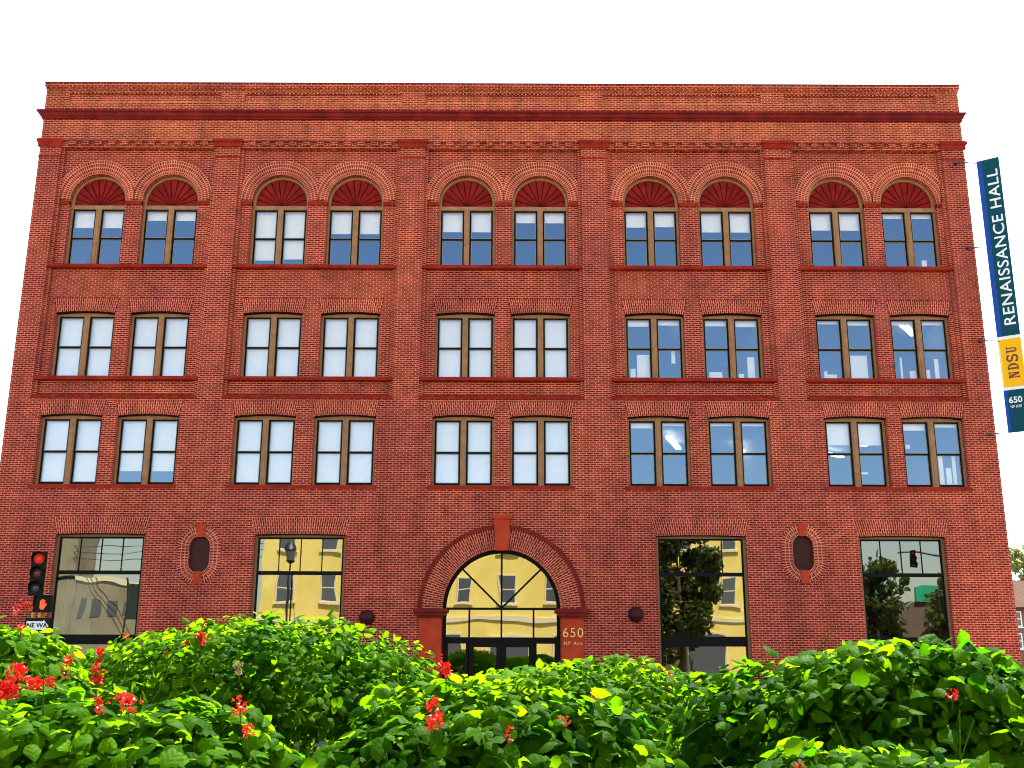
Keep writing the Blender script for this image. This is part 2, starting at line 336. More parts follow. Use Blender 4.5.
# pilaster capitals, thin neck bands
for k, (a, b) in enumerate(PIL):
    c = MB(); nb = MB()
    l = a - (.12 if k else .10); r = b + (.12 if k < 5 else .10)
    l2, r2 = l + .05, r - .05
    c.box(l2, r2, -.07, .05, 17.81, 17.97); c.box(l, r, -.10, .05, 17.97, 18.06)
    c.box(l2, r2, -.08, .05, 18.06, 18.09)
    nb.box(a - .012, b + .012, -.025, .04, 17.42, 17.48)
    bp(c, 'pilaster_capital', 'red_stone'); bp(nb, 'neck_band', 'red_stone')
for i, (a, b) in enumerate(BAYS):
    d = MB(); e = MB()
    n = 11; pt = (b - a - .36) / n
    for k in range(n + 1):
        x = a + .18 + k * pt
        if k < n: d.box(x + .10, x + pt - .10, -.10, RC, 17.83, 17.97)
        if k < n: d.box(x + .11, x + pt - .11, .02, RC - .01, 17.77, 17.83)
    d.box(a + .12, b - .12, -.14, .02, 17.97, 18.025, 'b')
    bp(d, 'dentil_course', 'brick')
    # sunk-panel foot: sloped red band, window sill bands, impost band
    e.face([(a, -.004, 9.40), (b, -.004, 9.40), (b - .0, .10, 9.52), (a, .10, 9.52)]); e.face([(a, .10, 9.52), (b, .10, 9.52), (b - .11, RC + .004, 9.575), (a + .11, RC + .004, 9.575)])
    e.box(a, b, -.03, .0, 9.375, 9.41)
    bp(e, 'panel_foot', 'red_brick_plain')
    s = MB(); s.box(a + .002, b - .002, .0, RC + .20, 9.98, 10.085); s.box(a + .002, b - .002, -.010, RC, 10.02, 10.06); bp(s, 'sill_band', 'red_stone')
    s = MB(); s.box(a + .002, b - .002, .0, RC + .20, 13.65, 13.755); s.box(a + .002, b - .002, -.010, RC, 13.69, 13.73); bp(s, 'sill_band', 'red_stone')
    p, q = WX[2 * i], WX[2 * i + 1]
    for u, v in ((a + .112, p - A_HW), (p + A_HW, q - A_HW), (q + A_HW, b - .112)):
        s = MB(); s.box(u, v, RC - .035, RC + .1, 15.86, 15.99); bp(s, 'impost_band', 'red_brick_plain')
    s = MB(); s.box(p - C_HW - .12, q + C_HW + .06, -.035, .24, 6.605, 6.715); bp(s, 'sill', 'red_stone')
    # arch hoods: concentric rings of radial brick, meeting in a V between the two windows
    mid = (p + q) / 2
    for cx, sgn in ((p, 1), (q, -1)):
        h = MB(); N = 40; lim = abs(mid - cx) - .004; side = (cx - a - .112) if sgn > 0 else (b - .112 - cx)
        for (r0, r1, y) in ((A_HW, 1.05, RC - .02), (1.05, 1.21, RC - .05), (1.21, 1.36, RC - .085)):
            for k in range(N):
                t0, t1 = math.pi * k / N, math.pi * (k + 1) / N
                def P(r, t):
                    cc = math.cos(t); mx = lim if cc * sgn > 0 else side
                    if abs(r * cc) > mx: r = mx / abs(cc)
                    return (cx + r * cc, A_SP + r * math.sin(t)), r
                (q0, ra), (q1, rb), (q2, rc), (q3, rd) = P(r0, t0), P(r1, t0), P(r1, t1), P(r0, t1)
                u0, u1 = t0 * 1.08, t1 * 1.08
                h.face([(q0[0], y, q0[1]), (q1[0], y, q1[1]), (q2[0], y, q2[1]), (q3[0], y, q3[1])], [(ra - A_HW, u0), (rb - A_HW, u0), (rc - A_HW, u1), (rd - A_HW, u1)])
                h.face([(q1[0], y, q1[1]), (q1[0], RC + .01, q1[1]), (q2[0], RC + .01, q2[1]), (q2[0], y, q2[1])])
                h.face([(q0[0], y, q0[1]), (q3[0], y, q3[1]), (q3[0], RC + .01, q3[1]), (q0[0], RC + .01, q0[1])])
        bp(h, 'arch_hood', 'brick_arch')
# flat arches over the other windows: bricks on end, fanned
def jack(cx, hw, z0, z1, flare, y, rise):
    j = MB(); n = 16
    for k in range(n):
        a, b = -1 + 2 * k / n, -1 + 2 * (k + 1) / n
        za, zb = [z0 + rise * math.sin(math.pi * (t + 1) / 2) for t in (a, b)]
        pts = [(cx + a * hw, za), (cx + b * hw, zb), (cx + b * (hw + flare), z1), (cx + a * (hw + flare), z1)]
        L = (hw + flare * .5)
        j.face([(x, y, z) for x, z in pts], [(0, a * L), (0, b * L), (z1 - z0, b * L), (z1 - z0, a * L)])
        j.face([(pts[3][0], y, z1), (pts[2][0], y, z1), (pts[2][0], y + .01, z1), (pts[3][0], y + .01, z1)])
    return j
M['brick_jack'] = mat('jack_arch_brick', rough=.9, spec=.04, build=brick_build((.265, .019, .011), (.12, .007, .006), (.57, .19, .12), msize=.0115, bw=.20, rh=.0667))
for c in WX:
    bp(jack(c, B_HW, B_Z1 + .005, 12.68, .10, RC - .008, .06), 'flat_arch', 'brick_jack'); bp(jack(c, C_HW, C_Z1 + .005, 9.31, .10, -.008, .06), 'flat_arch', 'brick_jack')
def head_shade(cx, hw, z1, rise, y0, y1):  # added dark strip under the window head, painting in the soffit's shade
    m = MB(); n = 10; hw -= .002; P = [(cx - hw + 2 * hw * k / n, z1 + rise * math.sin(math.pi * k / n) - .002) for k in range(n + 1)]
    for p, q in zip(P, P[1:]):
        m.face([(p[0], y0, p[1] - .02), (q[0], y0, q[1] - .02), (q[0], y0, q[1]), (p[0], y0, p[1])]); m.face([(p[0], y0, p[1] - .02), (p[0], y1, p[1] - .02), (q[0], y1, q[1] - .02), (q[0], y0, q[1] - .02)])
    bp(m, 'head_shade', 'head_shade')
for c in WX: head_shade(c, B_HW, B_Z1, .06, RC + .03, RC + .178); head_shade(c, C_HW, C_Z1, .06, .03, .178)
for a, b in GW: head_shade((a + b) / 2, (b - a) / 2, G_Z1, .03, .03, .138)
for a, b in GW: bp(jack((a + b) / 2, (b - a) / 2, G_Z1 + .005, 5.73, .13, -.008, .03), 'flat_arch', 'brick_jack')
# oval panels with radial brick ring and key blocks
for x, z in OV:
    o = MB(); N = 64; per = 0
    loop0, loop1 = oval_loop(x, z, .31, .23), oval_loop(x, z, .635, .23)
    n = len(loop0)
    for k in range(n):
        a, b, c_, d_ = loop0[k], loop1[k], loop1[(k + 1) % n], loop0[(k + 1) % n]; L = math.dist(b, c_) * .78
        o.face([(p_[0], -.008, p_[1]) for p_ in (a, b, c_, d_)], [(0, per), (.325, per), (.325, per + L), (0, per + L)]); per += L
    rg = bp(o, 'oval_brick_ring', 'brick_oval' if 'brick_oval' in M else 'brick_arch')
    o = MB(); o.prism(oval_loop(x, z, .325, .23), .13, .2); bp(o, 'oval_panel', 'maroon')
    for z0, z1, t in ((z + .50, z + .89, .13), (z - .88, z - .50, .12)):
        o = MB(); up = z0 > z; wa, wb = (.10, .13) if up else (.13, .10)
        o.prism([(x - wa, z0), (x + wa, z0), (x + wb, z1), (x - wb, z1)], -.05, .02); bp(o, 'key_block', 'pier_stone')
# interior shell: floor slabs, back partition
f = MB()
for z in (.05, 6.05, 9.30, 13.05, 17.3): f.box(X0 + .02, X1 - .02, .40, 12, z - .15, z)
f.box(X0 + .02, X1 - .02, 12, 12.2, 0, 17.3)
for k in (1, 2, 3, 4): f.box(PIL[k][0] + .2, PIL[k][0] + .4, .5, 12, 0, 17.2)
f.box(X0 + .01, X0 + .05, .4, 12, 0, 17.3); f.box(X1 - .05, X1 - .01, .4, 12, 0, 17.3)
bp(f, 'interior', 'inside')
f = MB(); f.box(X0 + .02, X1 - .02, .4, 25.98, 18.6, 18.75); bp(f, 'roof', 'roofing')

# ---- sash windows: tan frame > black sash, glass pane, blind, fan panel
def frame_of(kind):
    hw, z0, z1 = {'A': (A_HW, A_Z0, 15.77), 'B': (B_HW, B_Z0, B_Z1), 'C': (C_HW, C_Z0, C_Z1)}[kind]
    y = (RC if kind != 'C' else .0) + .19
    fr = MB(); sa = MB(); pa = MB()
    fr.box(-hw + .001, -hw + .065, y, y + .10, z0 + .002, z1); fr.box(hw - .065, hw - .001, y, y + .10, z0 + .002, z1)
    if kind == 'A':
        fr.box(-hw + .001, hw - .001, y - .035, y + .10, z1, z1 + .13)
        n = 28; r0, r1 = A_HW - .085, A_HW - .001
        sp = A_SP
        for a_, b_, p0, p1 in ((-1, 1, 0, 0),):
            o_, i_ = arc(0, sp, r1, 0, 180, n), arc(0, sp, r0, 0, 180, n)
            for k in range(n):
                q = [o_[k], o_[k + 1], i_[k + 1], i_[k]]
                fr.face([(x, y, z) for x, z in q]); fr.face([(x, yy, z) for (x, z), yy in ((i_[k], y), (i_[k + 1], y), (i_[k + 1], y + .1), (i_[k], y + .1))])
        for s_ in (-1, 1): fr.box(min(s_ * r0, s_ * r1), max(s_ * r0, s_ * r1), y, y + .1, z1 + .13, sp)
        top = z1
    else:
        n = 8; pts = [(-hw + .001, z1 - .075), (hw - .001, z1 - .075)] + [(hw * .999 * math.cos(math.pi * k / n), z1 - .001 + .058 * math.sin(math.pi * k / n)) for k in range(n + 1)]
        fr.prism(pts, y - .012, y + .1); top = z1 - .075
    fr.box(-.085, .085, y - .03, y + .10, z0 + .002, top)
    fr.box(-.035, .035, y - .042, y - .03, z0 + .1, top - .08, 'b')
    fr.box(-hw + .002, hw - .002, y - .02, y + .1, z0 + .001, z0 + .03)
    mid = (z0 + .03 + top) / 2
    for a, b in ((-hw + .065, -.085), (.085, hw - .065)):
        ys = y + .035
        for z_0, z_1, yo in ((z0 + .03, mid + .022, .028), (mid - .022, top, 0)):
            t = .052; yy = ys + yo
            sa.box(a + .001, a + t, yy, yy + .045, z_0, z_1); sa.box(b - t, b - .001, yy, yy + .045, z_0, z_1)
            lo_t = .075 if z_0 < mid - .1 else .05
            sa.box(a + t, b - t, yy + .001, yy + .044, z_0, z_0 + lo_t); sa.box(a + t, b - t, yy + .001, yy + .044, z_1 - .045, z_1 - .002)
            sa.cur = 1; g_ = .017; yq = yy + .012
            for bx_ in ((a + t, a + t + g_, z_0 + lo_t, z_1 - .045), (b - t - g_, b - t, z_0 + lo_t, z_1 - .045), (a + t + g_, b - t - g_, z_0 + lo_t, z_0 + lo_t + g_), (a + t + g_, b - t - g_, z_1 - .045 - g_, z_1 - .045)): sa.box(bx_[0], bx_[1], yq, yq + .02, bx_[2], bx_[3])
            sa.cur = 0
            pa.face([(a + t, yy + .022, z_0 + lo_t), (b - t, yy + .022, z_0 + lo_t), (b - t, yy + .022, z_1 - .045), (a + t, yy + .022, z_1 - .045)])
    fan = None
    if kind == 'A':
        fan = MB(); n = 11; r = A_HW - .086; yb = y + .075
        for k in range(n):
            a0, a1 = math.pi * k / n, math.pi * (k + 1) / n; am = (a0 + a1) / 2; zc = z1 + .131
            def P(t, rr, yy):
                z_ = zc + rr * math.sin(t)
                return (rr * math.cos(t), yy, z_)
            rr = lambda t: min(r / max(abs(math.cos(t)), 1e-6), (A_SP - zc) * math.sin(t) + math.sqrt(max(r * r - ((A_SP - zc) * math.cos(t)) ** 2, 0)))
            fan.cur = 1; fan.face([P(0, 0, yb), P(a0, rr(a0), yb), P(a1, rr(a1), yb)]); fan.cur = 0
            b0, b1 = a0 + .022, a1 - .022; c0 = P(am, .07, yb - .05); L = rr(am) - .015
            q0, q1, q2 = P(b0, min(L, rr(b0) - .01), yb - .05), P(am, L, yb - .09), P(b1, min(L, rr(b1) - .01), yb - .05)
            fan.face([c0, q0, q1]); fan.face([c0, q1, q2]); fan.face([q0, c0, (c0[0], yb, c0[2]), (q0[0], yb, q0[2])]); fan.face([c0, q2, (q2[0], yb, q2[2]), (c0[0], yb, c0[2])])
    return fr, sa, pa, fan, (hw, z0, top, mid, y)
proto = {}
def make_window(kind, cx, blinds, extra=None):
    zc = {'A': A_Z0, 'B': B_Z0, 'C': C_Z0}[kind]
    loc = Vector((cx, 0, zc)) - B0
    fr, sa, pa, fan, info = frame_of(kind) if kind not in proto else (None, None, None, None, proto[kind]['info'])
    if kind not in proto:
        o = fr.build('window', M['tan'], bld, None, (0, 0, zc)); o.location = loc
        kids = [sa.build('sash', [M['black'], M['bead']], o, None, (0, 0, zc)), pa.build('pane', M['glass'], o, None, (0, 0, zc))]
        if fan: kids.append(fan.build('fan_panel', [M['fan'], M['cornice_dark']], o, None, (0, 0, zc)))
        proto[kind] = {'o': o, 'kids': kids, 'info': info}
    else:
        o = link_copy(proto[kind]['o'], bld, loc)
        for k in proto[kind]['kids']: link_copy(k, o)
    hw, z0, top, mid, y = info
    yb = y + .17
    for (a, b), (d, u) in zip(((-hw + .07, -.08), (.08, hw - .07)), blinds):
        if d > u:
            m = MB(); H = top - z0; za, zb = z0 + H * (1 - d), z0 + H * (1 - u)
            m.box(a, b, yb, yb + .006, za, zb); m.box(a, b, yb - .008, yb + .014, za - .03, za)
            bo = m.build('blind', M['blind'], o, None, (0, 0, zc))
    for (x, z, ww, hh, tilt) in (extra or []):            # papers, boards, plants standing on the inside of the sill
        m = MB(); m.box(x - ww / 2, x + ww / 2, yb + .06, yb + .10, z0 + z, z0 + z + hh)
        m.build('window_clutter', M['blind'], o, None, (0, 0, zc))
    return o
A_BL = [((.27, 0), (.27, 0)), ((.14, 0), (.14, 0)), ((.82, 0), (.80, 0)), ((.36, 0), (.36, 0)), ((.32, 0), (.32, 0)), ((.16, 0), (.16, 0)), ((.23, 0), (.22, 0)), ((.31, 0), (.31, 0)), ((.27, 0), (.27, 0)), ((.06, 0), (.06, 0))]
B_BL = [((1, 0), (1, 0)), ((1, 0), (1, 0)), ((1, 0), (1, 0)), ((.93, 0), (.93, 0)), ((1, 0), (1, 0)), ((1, 0), (1, 0)), ((.09, 0), (.07, 0)), ((.08, 0), (.09, 0)), ((.04, 0), (.06, 0)), ((.05, 0), (.05, 0))]
C_BL = [((1, 0), (1, 0)), ((.76, 0), (.76, 0)), ((1, 0), (1, 0)), ((1, 0), (1, 0)), ((1, 0), (1, 0)), ((1, 0), (1, 0)), ((.08, 0), (.04, 0)), ((.04, 0), (.04, 0)), ((.33, 0), (.33, 0)), ((.10, 0), (.05, 0))]
A_EX = {1: [(-.42, .05, .5, .06, 0), (.42, .05, .5, .05, 0)], 9: [(.5, .02, .16, .42, 0), (.36, .02, .1, .2, 0)], 3: [(-.42, .17, .6, .04, 0), (.42, .17, .6, .04, 0)]}
B_EX = {6: [(-.3, .04, .46, .86, 0), (-.66, .04, .16, .40, 0), (.62, .62, .12, .5, 0)], 7: [(.3, .04, .16, .25, 0), (.62, .04, .22, .8, 0), (-.5, .04, .4, .3, 0)], 8: [(.42, .04, .62, .86, 0), (-.4, .04, .3, .24, 0), (-.6, .04, .1, .34, 0)], 9: [(-.2, .04, .2, .36, 0), (.25, .04, .16, .4, 0), (.56, .04, .13, .76, 0), (-.55, .04, .06, .8, 0)]}
C_EX = {8: [(.3, .45, .2, .06, 0), (-.3, .05, .2, .1, 0)], 9: [(.3, .05, .13, .98, 0), (.52, .05, .16, .6, 0), (.7, .05, .1, .98, 0), (-.66, 1.25, .12, .12, 0)]}
for i, c in enumerate(WX):
    make_window('A', c, A_BL[i], A_EX.get(i)); make_window('B', c, B_BL[i], B_EX.get(i)); make_window('C', c, C_BL[i], C_EX.get(i))
# fluorescent strips on the office ceilings, seen through the blue panes
for x, y, z, L, a in ((5.6, 4.5, 8.95, 2.2, 72), (8.3, 6.0, 8.95, 2.0, 66), (11.6, 4.2, 8.95, 2.0, 40), (11.6, 6.5, 8.95, 1.6, 40), (6.2, 4.0, 12.8, 2.0, 74), (13.6, 3.4, 12.8, 2.0, 55), (-11.6, 3.2, 17.0, 1.6, 3), (-13.4, 3.4, 17.0, 1.2, 3)):
    m = MB(); m.box(-L / 2, L / 2, -.09, .09, -.04, .04)
    o = m.build('ceiling_light', M['tube'], bld); o.location = Vector((x, y, z)) - B0; o.rotation_euler.z = R(a)
# black vent hood showing behind one pane
# ---- shop windows: brown frame > black glazing bar, pane, curtain
for i, (a, b) in enumerate(GW):
    cx = (a + b) / 2; hw = (b - a) / 2; y = .14; fr = MB(); ba = MB(); pa = MB()
    fr.box(a + .001, a + .075, y, y + .12, G_Z0, G_Z1 - .06); fr.box(b - .075, b - .001, y, y + .12, G_Z0, G_Z1 - .06); fr.prism([(a + .001, G_Z1 - .06), (b - .001, G_Z1 - .06), (b - .001, G_Z1), (cx, G_Z1 + .028), (a + .001, G_Z1)], y, y + .12)
    fr.box(a + .001, b - .001, y - .05, y + .12, G_Z0, G_Z0 + .1)
    o = fr.build('window', M['bronze'], bld, None, (cx, 0, G_Z0)); o.location = Vector((cx, 0, G_Z0)) - B0
    l, r = a + .075, b - .075; t0 = G_Z0 + .1; t1 = G_Z1 - .06; yb = y + .04
    ba.box(l, l + .05, yb, yb + .05, t0, t1); ba.box(r - .05, r, yb, yb + .05, t0, t1); ba.box(l + .05, r - .05, yb, yb + .05, t1 - .05, t1)
    ba.box(l + .05, r - .05, yb - .01, yb + .055, 4.07, 4.18); ba.box(l + .05, r - .05, yb - .01, yb + .055, 2.06, 2.34); ba.box(l + .05, r - .05, yb, yb + .05, t0, t0 + .08)
    for k in (1, 2, 3):
        x = l + (r - l) * k / 4; ba.box(x - .014, x + .014, yb + .005, yb + .045, 4.18, t1 - .05)
    if i == 1: ba.box(cx - .24, cx - .205, yb + .005, yb + .045, 2.34, 4.07)
    ba.build('glazing_bar', M['black'], o, None, (cx, 0, G_Z0))
    for z_0, z_1 in ((t0 + .08, 2.06), (2.34, 4.07), (4.18, t1 - .05)): pa.face([(l + .05, yb + .025, z_0), (r - .05, yb + .025, z_0), (r - .05, yb + .025, z_1), (l + .05, yb + .025, z_1)])
    pa.build('pane', M['shop_glass'], o, None, (cx, 0, G_Z0))
    if i < 2:
        cu = MB(); cu.smooth = True; xa, xb = (l, l + 1.15) if i == 0 else (l, l + .52); n = 60; V = []
        for j in range(9):
            z = 1.2 + (4.05 - 1.2) * j / 8; pin = (.35 if i else .12) * math.sin(math.pi * (j / 8) * .9)
            for k in range(n + 1):
                u = k / n; x = xa + (xb - xa - pin) * u
                V.append((x, .42 + .035 * math.sin(u * 46 + .4 * math.sin(j)) + .02 * math.sin(u * 17), z))
        cu.mesh_faces(V, [(j * (n + 1) + k, j * (n + 1) + k + 1, (j + 1) * (n + 1) + k + 1, (j + 1) * (n + 1) + k) for j in range(8) for k in range(n)])
        cu.build('curtain', M['curtain'], o, None, (cx, 0, G_Z0))
# ---- round-arched entrance
en = MB(); N = 64
for (r0, r1, y) in ((DR, 2.33, -.03), (2.33, 2.44, -.075)):
    for k in range(N):
        t0, t1 = math.pi * k / N, math.pi * (k + 1) / N
        q = [(DX + r * math.cos(t), DSP + r * math.sin(t)) for r, t in ((r0, t0), (r1, t0), (r1, t1), (r0, t1))]; s_ = 2.05
        en.cur = 0 if r0 == DR else 1
        en.face([(x, y, z) for x, z in q], [(r0, t0 * s_), (r1, t0 * s_), (r1, t1 * s_), (r0, t1 * s_)])
        en.face([(q[1][0], y, q[1][1]), (q[1][0], .01, q[1][1]), (q[2][0], .01, q[2][1]), (q[2][0], y, q[2][1])])
        en.face([(q[0][0], y, q[0][1]), (q[3][0], y, q[3][1]), (q[3][0], .01, q[3][1]), (q[0][0], .01, q[0][1])])
M['brick_door'] = mat('entrance_arch_brick', rough=.9, spec=.04, build=brick_build((.235, .018, .011), (.115, .008, .006), (.54, .19, .12), msize=.011, bw=.205, rh=.0667))
bp(en, 'entrance_arch', [M['brick_door'], M['cornice']])
k_ = MB(); k_.prism([(DX - .19, 4.78), (DX + .19, 4.78), (DX + .235, 5.70), (DX - .235, 5.70)], -.14, .02); k_.box(DX - .30, DX + .30, -.18, .02, 5.70, 5.80); k_.box(DX - .26, DX + .26, -.20, -.13, 5.73, 5.83)
bp(k_, 'keystone', 'pier_stone')
for s_ in (-1, 1):
    a, b = (DX - 2.38, DX - 1.74) if s_ < 0 else (DX + 1.74, DX + 2.38)
    p_ = MB(); p_.box(a, b, -.10, .30, .13, 2.84); p_.box(a - .05, b + .05, -.14, .30, .13, .5); p_.box(a - .006, b + .006, -.105, .30, 2.70, 2.76)
    pier = bp(p_, 'pier', 'pier_stone')
    i_ = MB()
    for dz0, dz1, e_ in ((2.84, 2.90, .06), (2.90, 3.0, .11), (3.0, 3.10, .17)): i_.box(a - e_, b + e_ - (.0 if s_ > 0 else .0), -.10 - e_, .3, dz0, dz1)
    i_.build('impost', M['cornice'], pier, None, B0)
    if s_ > 0:
        for txt, size, z, sp_, nm in (('650', .38, 2.42, 1.12, 'house_number'), ('NP Ave', .145, 2.13, 1.25, 'street_lettering')):
            me = text_mesh(txt, size, .02, 0.0, sp_); me.materials.append(M['gold'])
            o = bpy.data.objects.new(nm, me); col.objects.link(o); o.parent = pier
            o.location = Vector(((a + b) / 2 + .01, -.112, z)) - B0; o.rotation_euler.x = R(90)
d_ = MB(); yd = .20; pd = MB()
ro, ri = DR - .002, DR - .10
for k in range(N):
    t0, t1 = math.pi * k / N, math.pi * (k + 1) / N
    q = [(DX + r * math.cos(t), DSP + r * math.sin(t)) for r, t in ((ri, t0), (ro, t0), (ro, t1), (ri, t1))]
    d_.face([(x, yd, z) for x, z in q]); d_.face([(q[3][0], yd, q[3][1]), (q[0][0], yd, q[0][1]), (q[0][0], yd + .1, q[0][1]), (q[3][0], yd + .1, q[3][1])])
for s_ in (-1, 1): d_.box(min(DX + s_ * ri, DX + s_ * ro), max(DX + s_ * ri, DX + s_ * ro), yd, yd + .1, .13, DSP)
d_.box(DX - ri, DX + ri, yd - .012, yd + .09, DSP - .02, DSP + .045)
d_.box(DX - ri, DX + ri, yd - .012, yd + .09, 2.22, 2.30)
def bar(p, q, wd):
    p, q = Vector((p[0], 0, p[1])), Vector((q[0], 0, q[1])); t = (q - p).normalized(); nrm = Vector((-t.z, 0, t.x)) * wd / 2
    pts = [p - nrm, q - nrm, q + nrm, p + nrm]; d_.prism([(v.x, v.z) for v in pts], yd - .008, yd + .085)
for ang in (45, 90, 135): bar((DX, DSP + .03), (DX + ri * math.cos(R(ang)), DSP + ri * math.sin(R(ang))), .055)
for x in (DX - .94, DX, DX + .94): d_.box(x - .026, x + .026, yd - .006, yd + .08, 2.30, DSP - .02)
door = bp(d_, 'entrance_screen', 'black')
pts = [(DX - ri, .13), (DX + ri, .13)] + arc(DX, DSP, ri, 0, 180, 48)
pd.face([(x, yd + .05, z) for x, z in [(DX - ri, 2.30), (DX + ri, 2.30), (DX + ri, DSP)] + arc(DX, DSP, ri, 0, 180, 48)[1:-1] + [(DX - ri, DSP)]])
pd.build('pane', M['shop_glass'], door, None, B0)
for a, b in ((DX - ri, DX - .96), (DX - .94, DX - .005), (DX + .005, DX + .94), (DX + .96, DX + ri)):
    lf = MB(); wide = b - a > .8; fw = .14 if wide else .07
    lf.box(a, a + fw, yd + .01, yd + .07, .15, 2.22); lf.box(b - fw, b, yd + .01, yd + .07, .15, 2.22); lf.box(a + fw, b - fw, yd + .01, yd + .07, 2.02 if wide else 2.12, 2.22); lf.box(a + fw, b - fw, yd + .01, yd + .07, .15, .42)
    leaf = bp(lf, 'entrance_door' if wide else 'sidelight', 'black')
    gp = MB(); gp.face([(a + fw, yd + .04, .42), (b - fw, yd + .04, .42), (b - fw, yd + .04, 2.12), (a + fw, yd + .04, 2.12)]); gp.build('pane', M['shop_glass'], leaf, None, B0)
    if wide:
        hb = MB(); xh = b - .07 if a < DX - .5 else a + .07
        hb.tube([(xh, yd - .05, .9), (xh, yd - .05, 1.35)], .016); hb.tube([(xh, yd - .05, .95), (xh, yd + .02, .95)], .01); hb.tube([(xh, yd - .05, 1.3), (xh, yd + .02, 1.3)], .01)
        hb.build('handle', M['steel'], leaf, None, B0)

# ------------------------------------------------------------------ wall lamps, blade banner
def wall_lamp(x, z, label):
    t = thing('wall_lamp', (x, -.01, z), label, 'wall lamp', 'round wall lamps beside the entrance')
    m = MB(); m.lathe([(0.0, .0), (.23, 0), (.23, .04), (.21, .05), (.0, .05)], (0, 0, 0), 'Y'); m.build('back_plate', M['maroon'], t)
    m = MB(); m.lathe([(.20, .05)] + [(.205 * math.cos(R(a)), .05 + .21 * math.sin(R(a))) for a in range(0, 90, 10)] + [(.0, .26)], (0, 0, 0), 'Y'); m.build('shade', M['maroon'], t)
wall_lamp(-4.19, 2.84, 'dark red dome lamp on the wall left of the entrance, half hidden by leaves')
wall_lamp(3.62, 2.95, 'dark red dome lamp on the wall right of the entrance, in full view')

M['teal'] = mat('teal_vinyl', (.004, .060, .085), .6, 0, .08); M['blue'] = mat('blue_vinyl_edge', (.015, .065, .32), .6, 0, .08)
M['yellow'] = mat('gold_vinyl', (.92, .45, .008), .6, 0, .08); M['paleyellow'] = mat('pale_yellow_edge', (.85, .70, .25), .5); M['maroon_ink'] = mat('maroon_ink', (.16, .02, .015), .6)
tl = at(976.5, 162, 31.24); br_ = at(1009.5, 433, 31.24)
bx = tl.x; bz1 = tl.z; bz0 = br_.z
zz = lambda py, px: at(px, py, 31.24).z
ban = thing('blade_banner', (bx, 0, bz0), 'tall teal and gold blade banner at the right corner of the brick building', 'banner')
ban.rotation_euler.z = R(-34)
W = .66
def panel(name, z0, z1, m, edge, ew):
    p_ = MB(); p_.box(ew, W, -.02, .02, z0 - bz0, z1 - bz0); p = p_.build(name, M[m], ban)
    e = MB(); e.box(0, ew - .001, -.022, .022, z0 - bz0, z1 - bz0); e.build('edge_strip', M[edge], p)
    return p
zA0 = zz(337.5, 998.5); zB1, zB0 = zz(340.5, 1000), zz(388, 1005.5); zC1 = zz(391, 1006)
pn = panel('name_panel', zA0, bz1, 'teal', 'blue', .15)
pg_ = panel('emblem_panel', zB0, zB1, 'yellow', 'paleyellow', .05)
pa_ = panel('address_panel', bz0, zC1, 'teal', 'blue', .10)
m = MB(); m.box(.01, W, -.012, .012, zA0 - bz0, zB1 - bz0); m.box(.01, W, -.012, .012, zB0 - bz0, zC1 - bz0); m.build('white_divider', M['white_paint'], ban)
def put_text(txt, parent, u, v, length, height, m, vertical=True, bold=0.0, sp=1.0, serif=False):
    me = text_mesh(txt, 1.0, .01, bold, sp); me.materials.append(M[m])
    co = np.array([v_.co[:] for v_ in me.vertices]); mn, mx = co.min(0), co.max(0)
    co[:, 0] = (co[:, 0] - (mn[0] + mx[0]) / 2) * (length / (mx[0] - mn[0])); co[:, 1] = (co[:, 1] - (mn[1] + mx[1]) / 2) * (height / (mx[1] - mn[1]))
    co[:, 2] = co[:, 2] * .8
    me.vertices.foreach_set('co', co.ravel()); me.update()
    o = bpy.data.objects.new('lettering', me); col.objects.link(o); o.parent = parent
    o.matrix_local = Matrix.Translation((u, -.025, v)) @ Matrix.Rotation(R(90), 4, 'X') @ Matrix.Rotation(R(90) if vertical else 0, 4, 'Z')
    return o
t0, t1 = zz(327, 1002), zz(173, 984)
put_text('RENAISSANCE HALL', pn, .42, (t0 + t1) / 2 - bz0, t1 - t0, .33, 'white_paint', bold=.008, sp=1.08)
h = zB1 - zB0
em = MB(); Lh, u = .30, h * .70 / 4
def V_(x, y): return (.36 - Lh / 2 + (Lh - y), (zB0 + zB1) / 2 - bz0 - h * .35 + x)      # letters read upwards: x runs up, y from foot to head runs left
def poly(pts): em.face([(p[0], -.026, p[1]) for p in [V_(x, y) for x, y in pts]])
def rect(x0_, x1_, y0_, y1_): poly([(x0_, y0_), (x1_, y0_), (x1_, y1_), (x0_, y1_)])
gap = u * .10; sf = .026
o_ = gap; e_ = u - gap                                                              # N
rect(o_ + .02, o_ + .055, 0, Lh); rect(e_ - .055, e_ - .02, 0, Lh); poly([(o_ + .02, Lh), (o_ + .095, Lh), (e_ - .02, 0), (e_ - .075, 0)]); rect(o_, o_ + .09, 0, sf); rect(o_, o_ + .05, Lh - sf, Lh); rect(e_ - .09, e_, Lh - sf, Lh)
o_ = u + gap; e_ = 2 * u - gap                                                      # D
rect(o_ + .02, o_ + .08, 0, Lh); rect(o_, o_ + .11, 0, sf); rect(o_, o_ + .11, Lh - sf, Lh); n = 14
for k in range(n):
    t_0, t_1 = -math.pi / 2 + math.pi * k / n, -math.pi / 2 + math.pi * (k + 1) / n; xr = e_ - o_ - .08
    f_o = lambda t: (o_ + .08 + xr * math.cos(t), Lh / 2 + Lh / 2 * math.sin(t)); f_i = lambda t: (o_ + .08 + (xr - .065) * math.cos(t), Lh / 2 + (Lh / 2 - .028) * math.sin(t))
    poly([f_o(t_0), f_o(t_1), f_i(t_1), f_i(t_0)])
o_ = 2 * u + gap; e_ = 3 * u - gap; xm, xr = (o_ + e_) / 2, (e_ - o_) / 2 - .01        # S
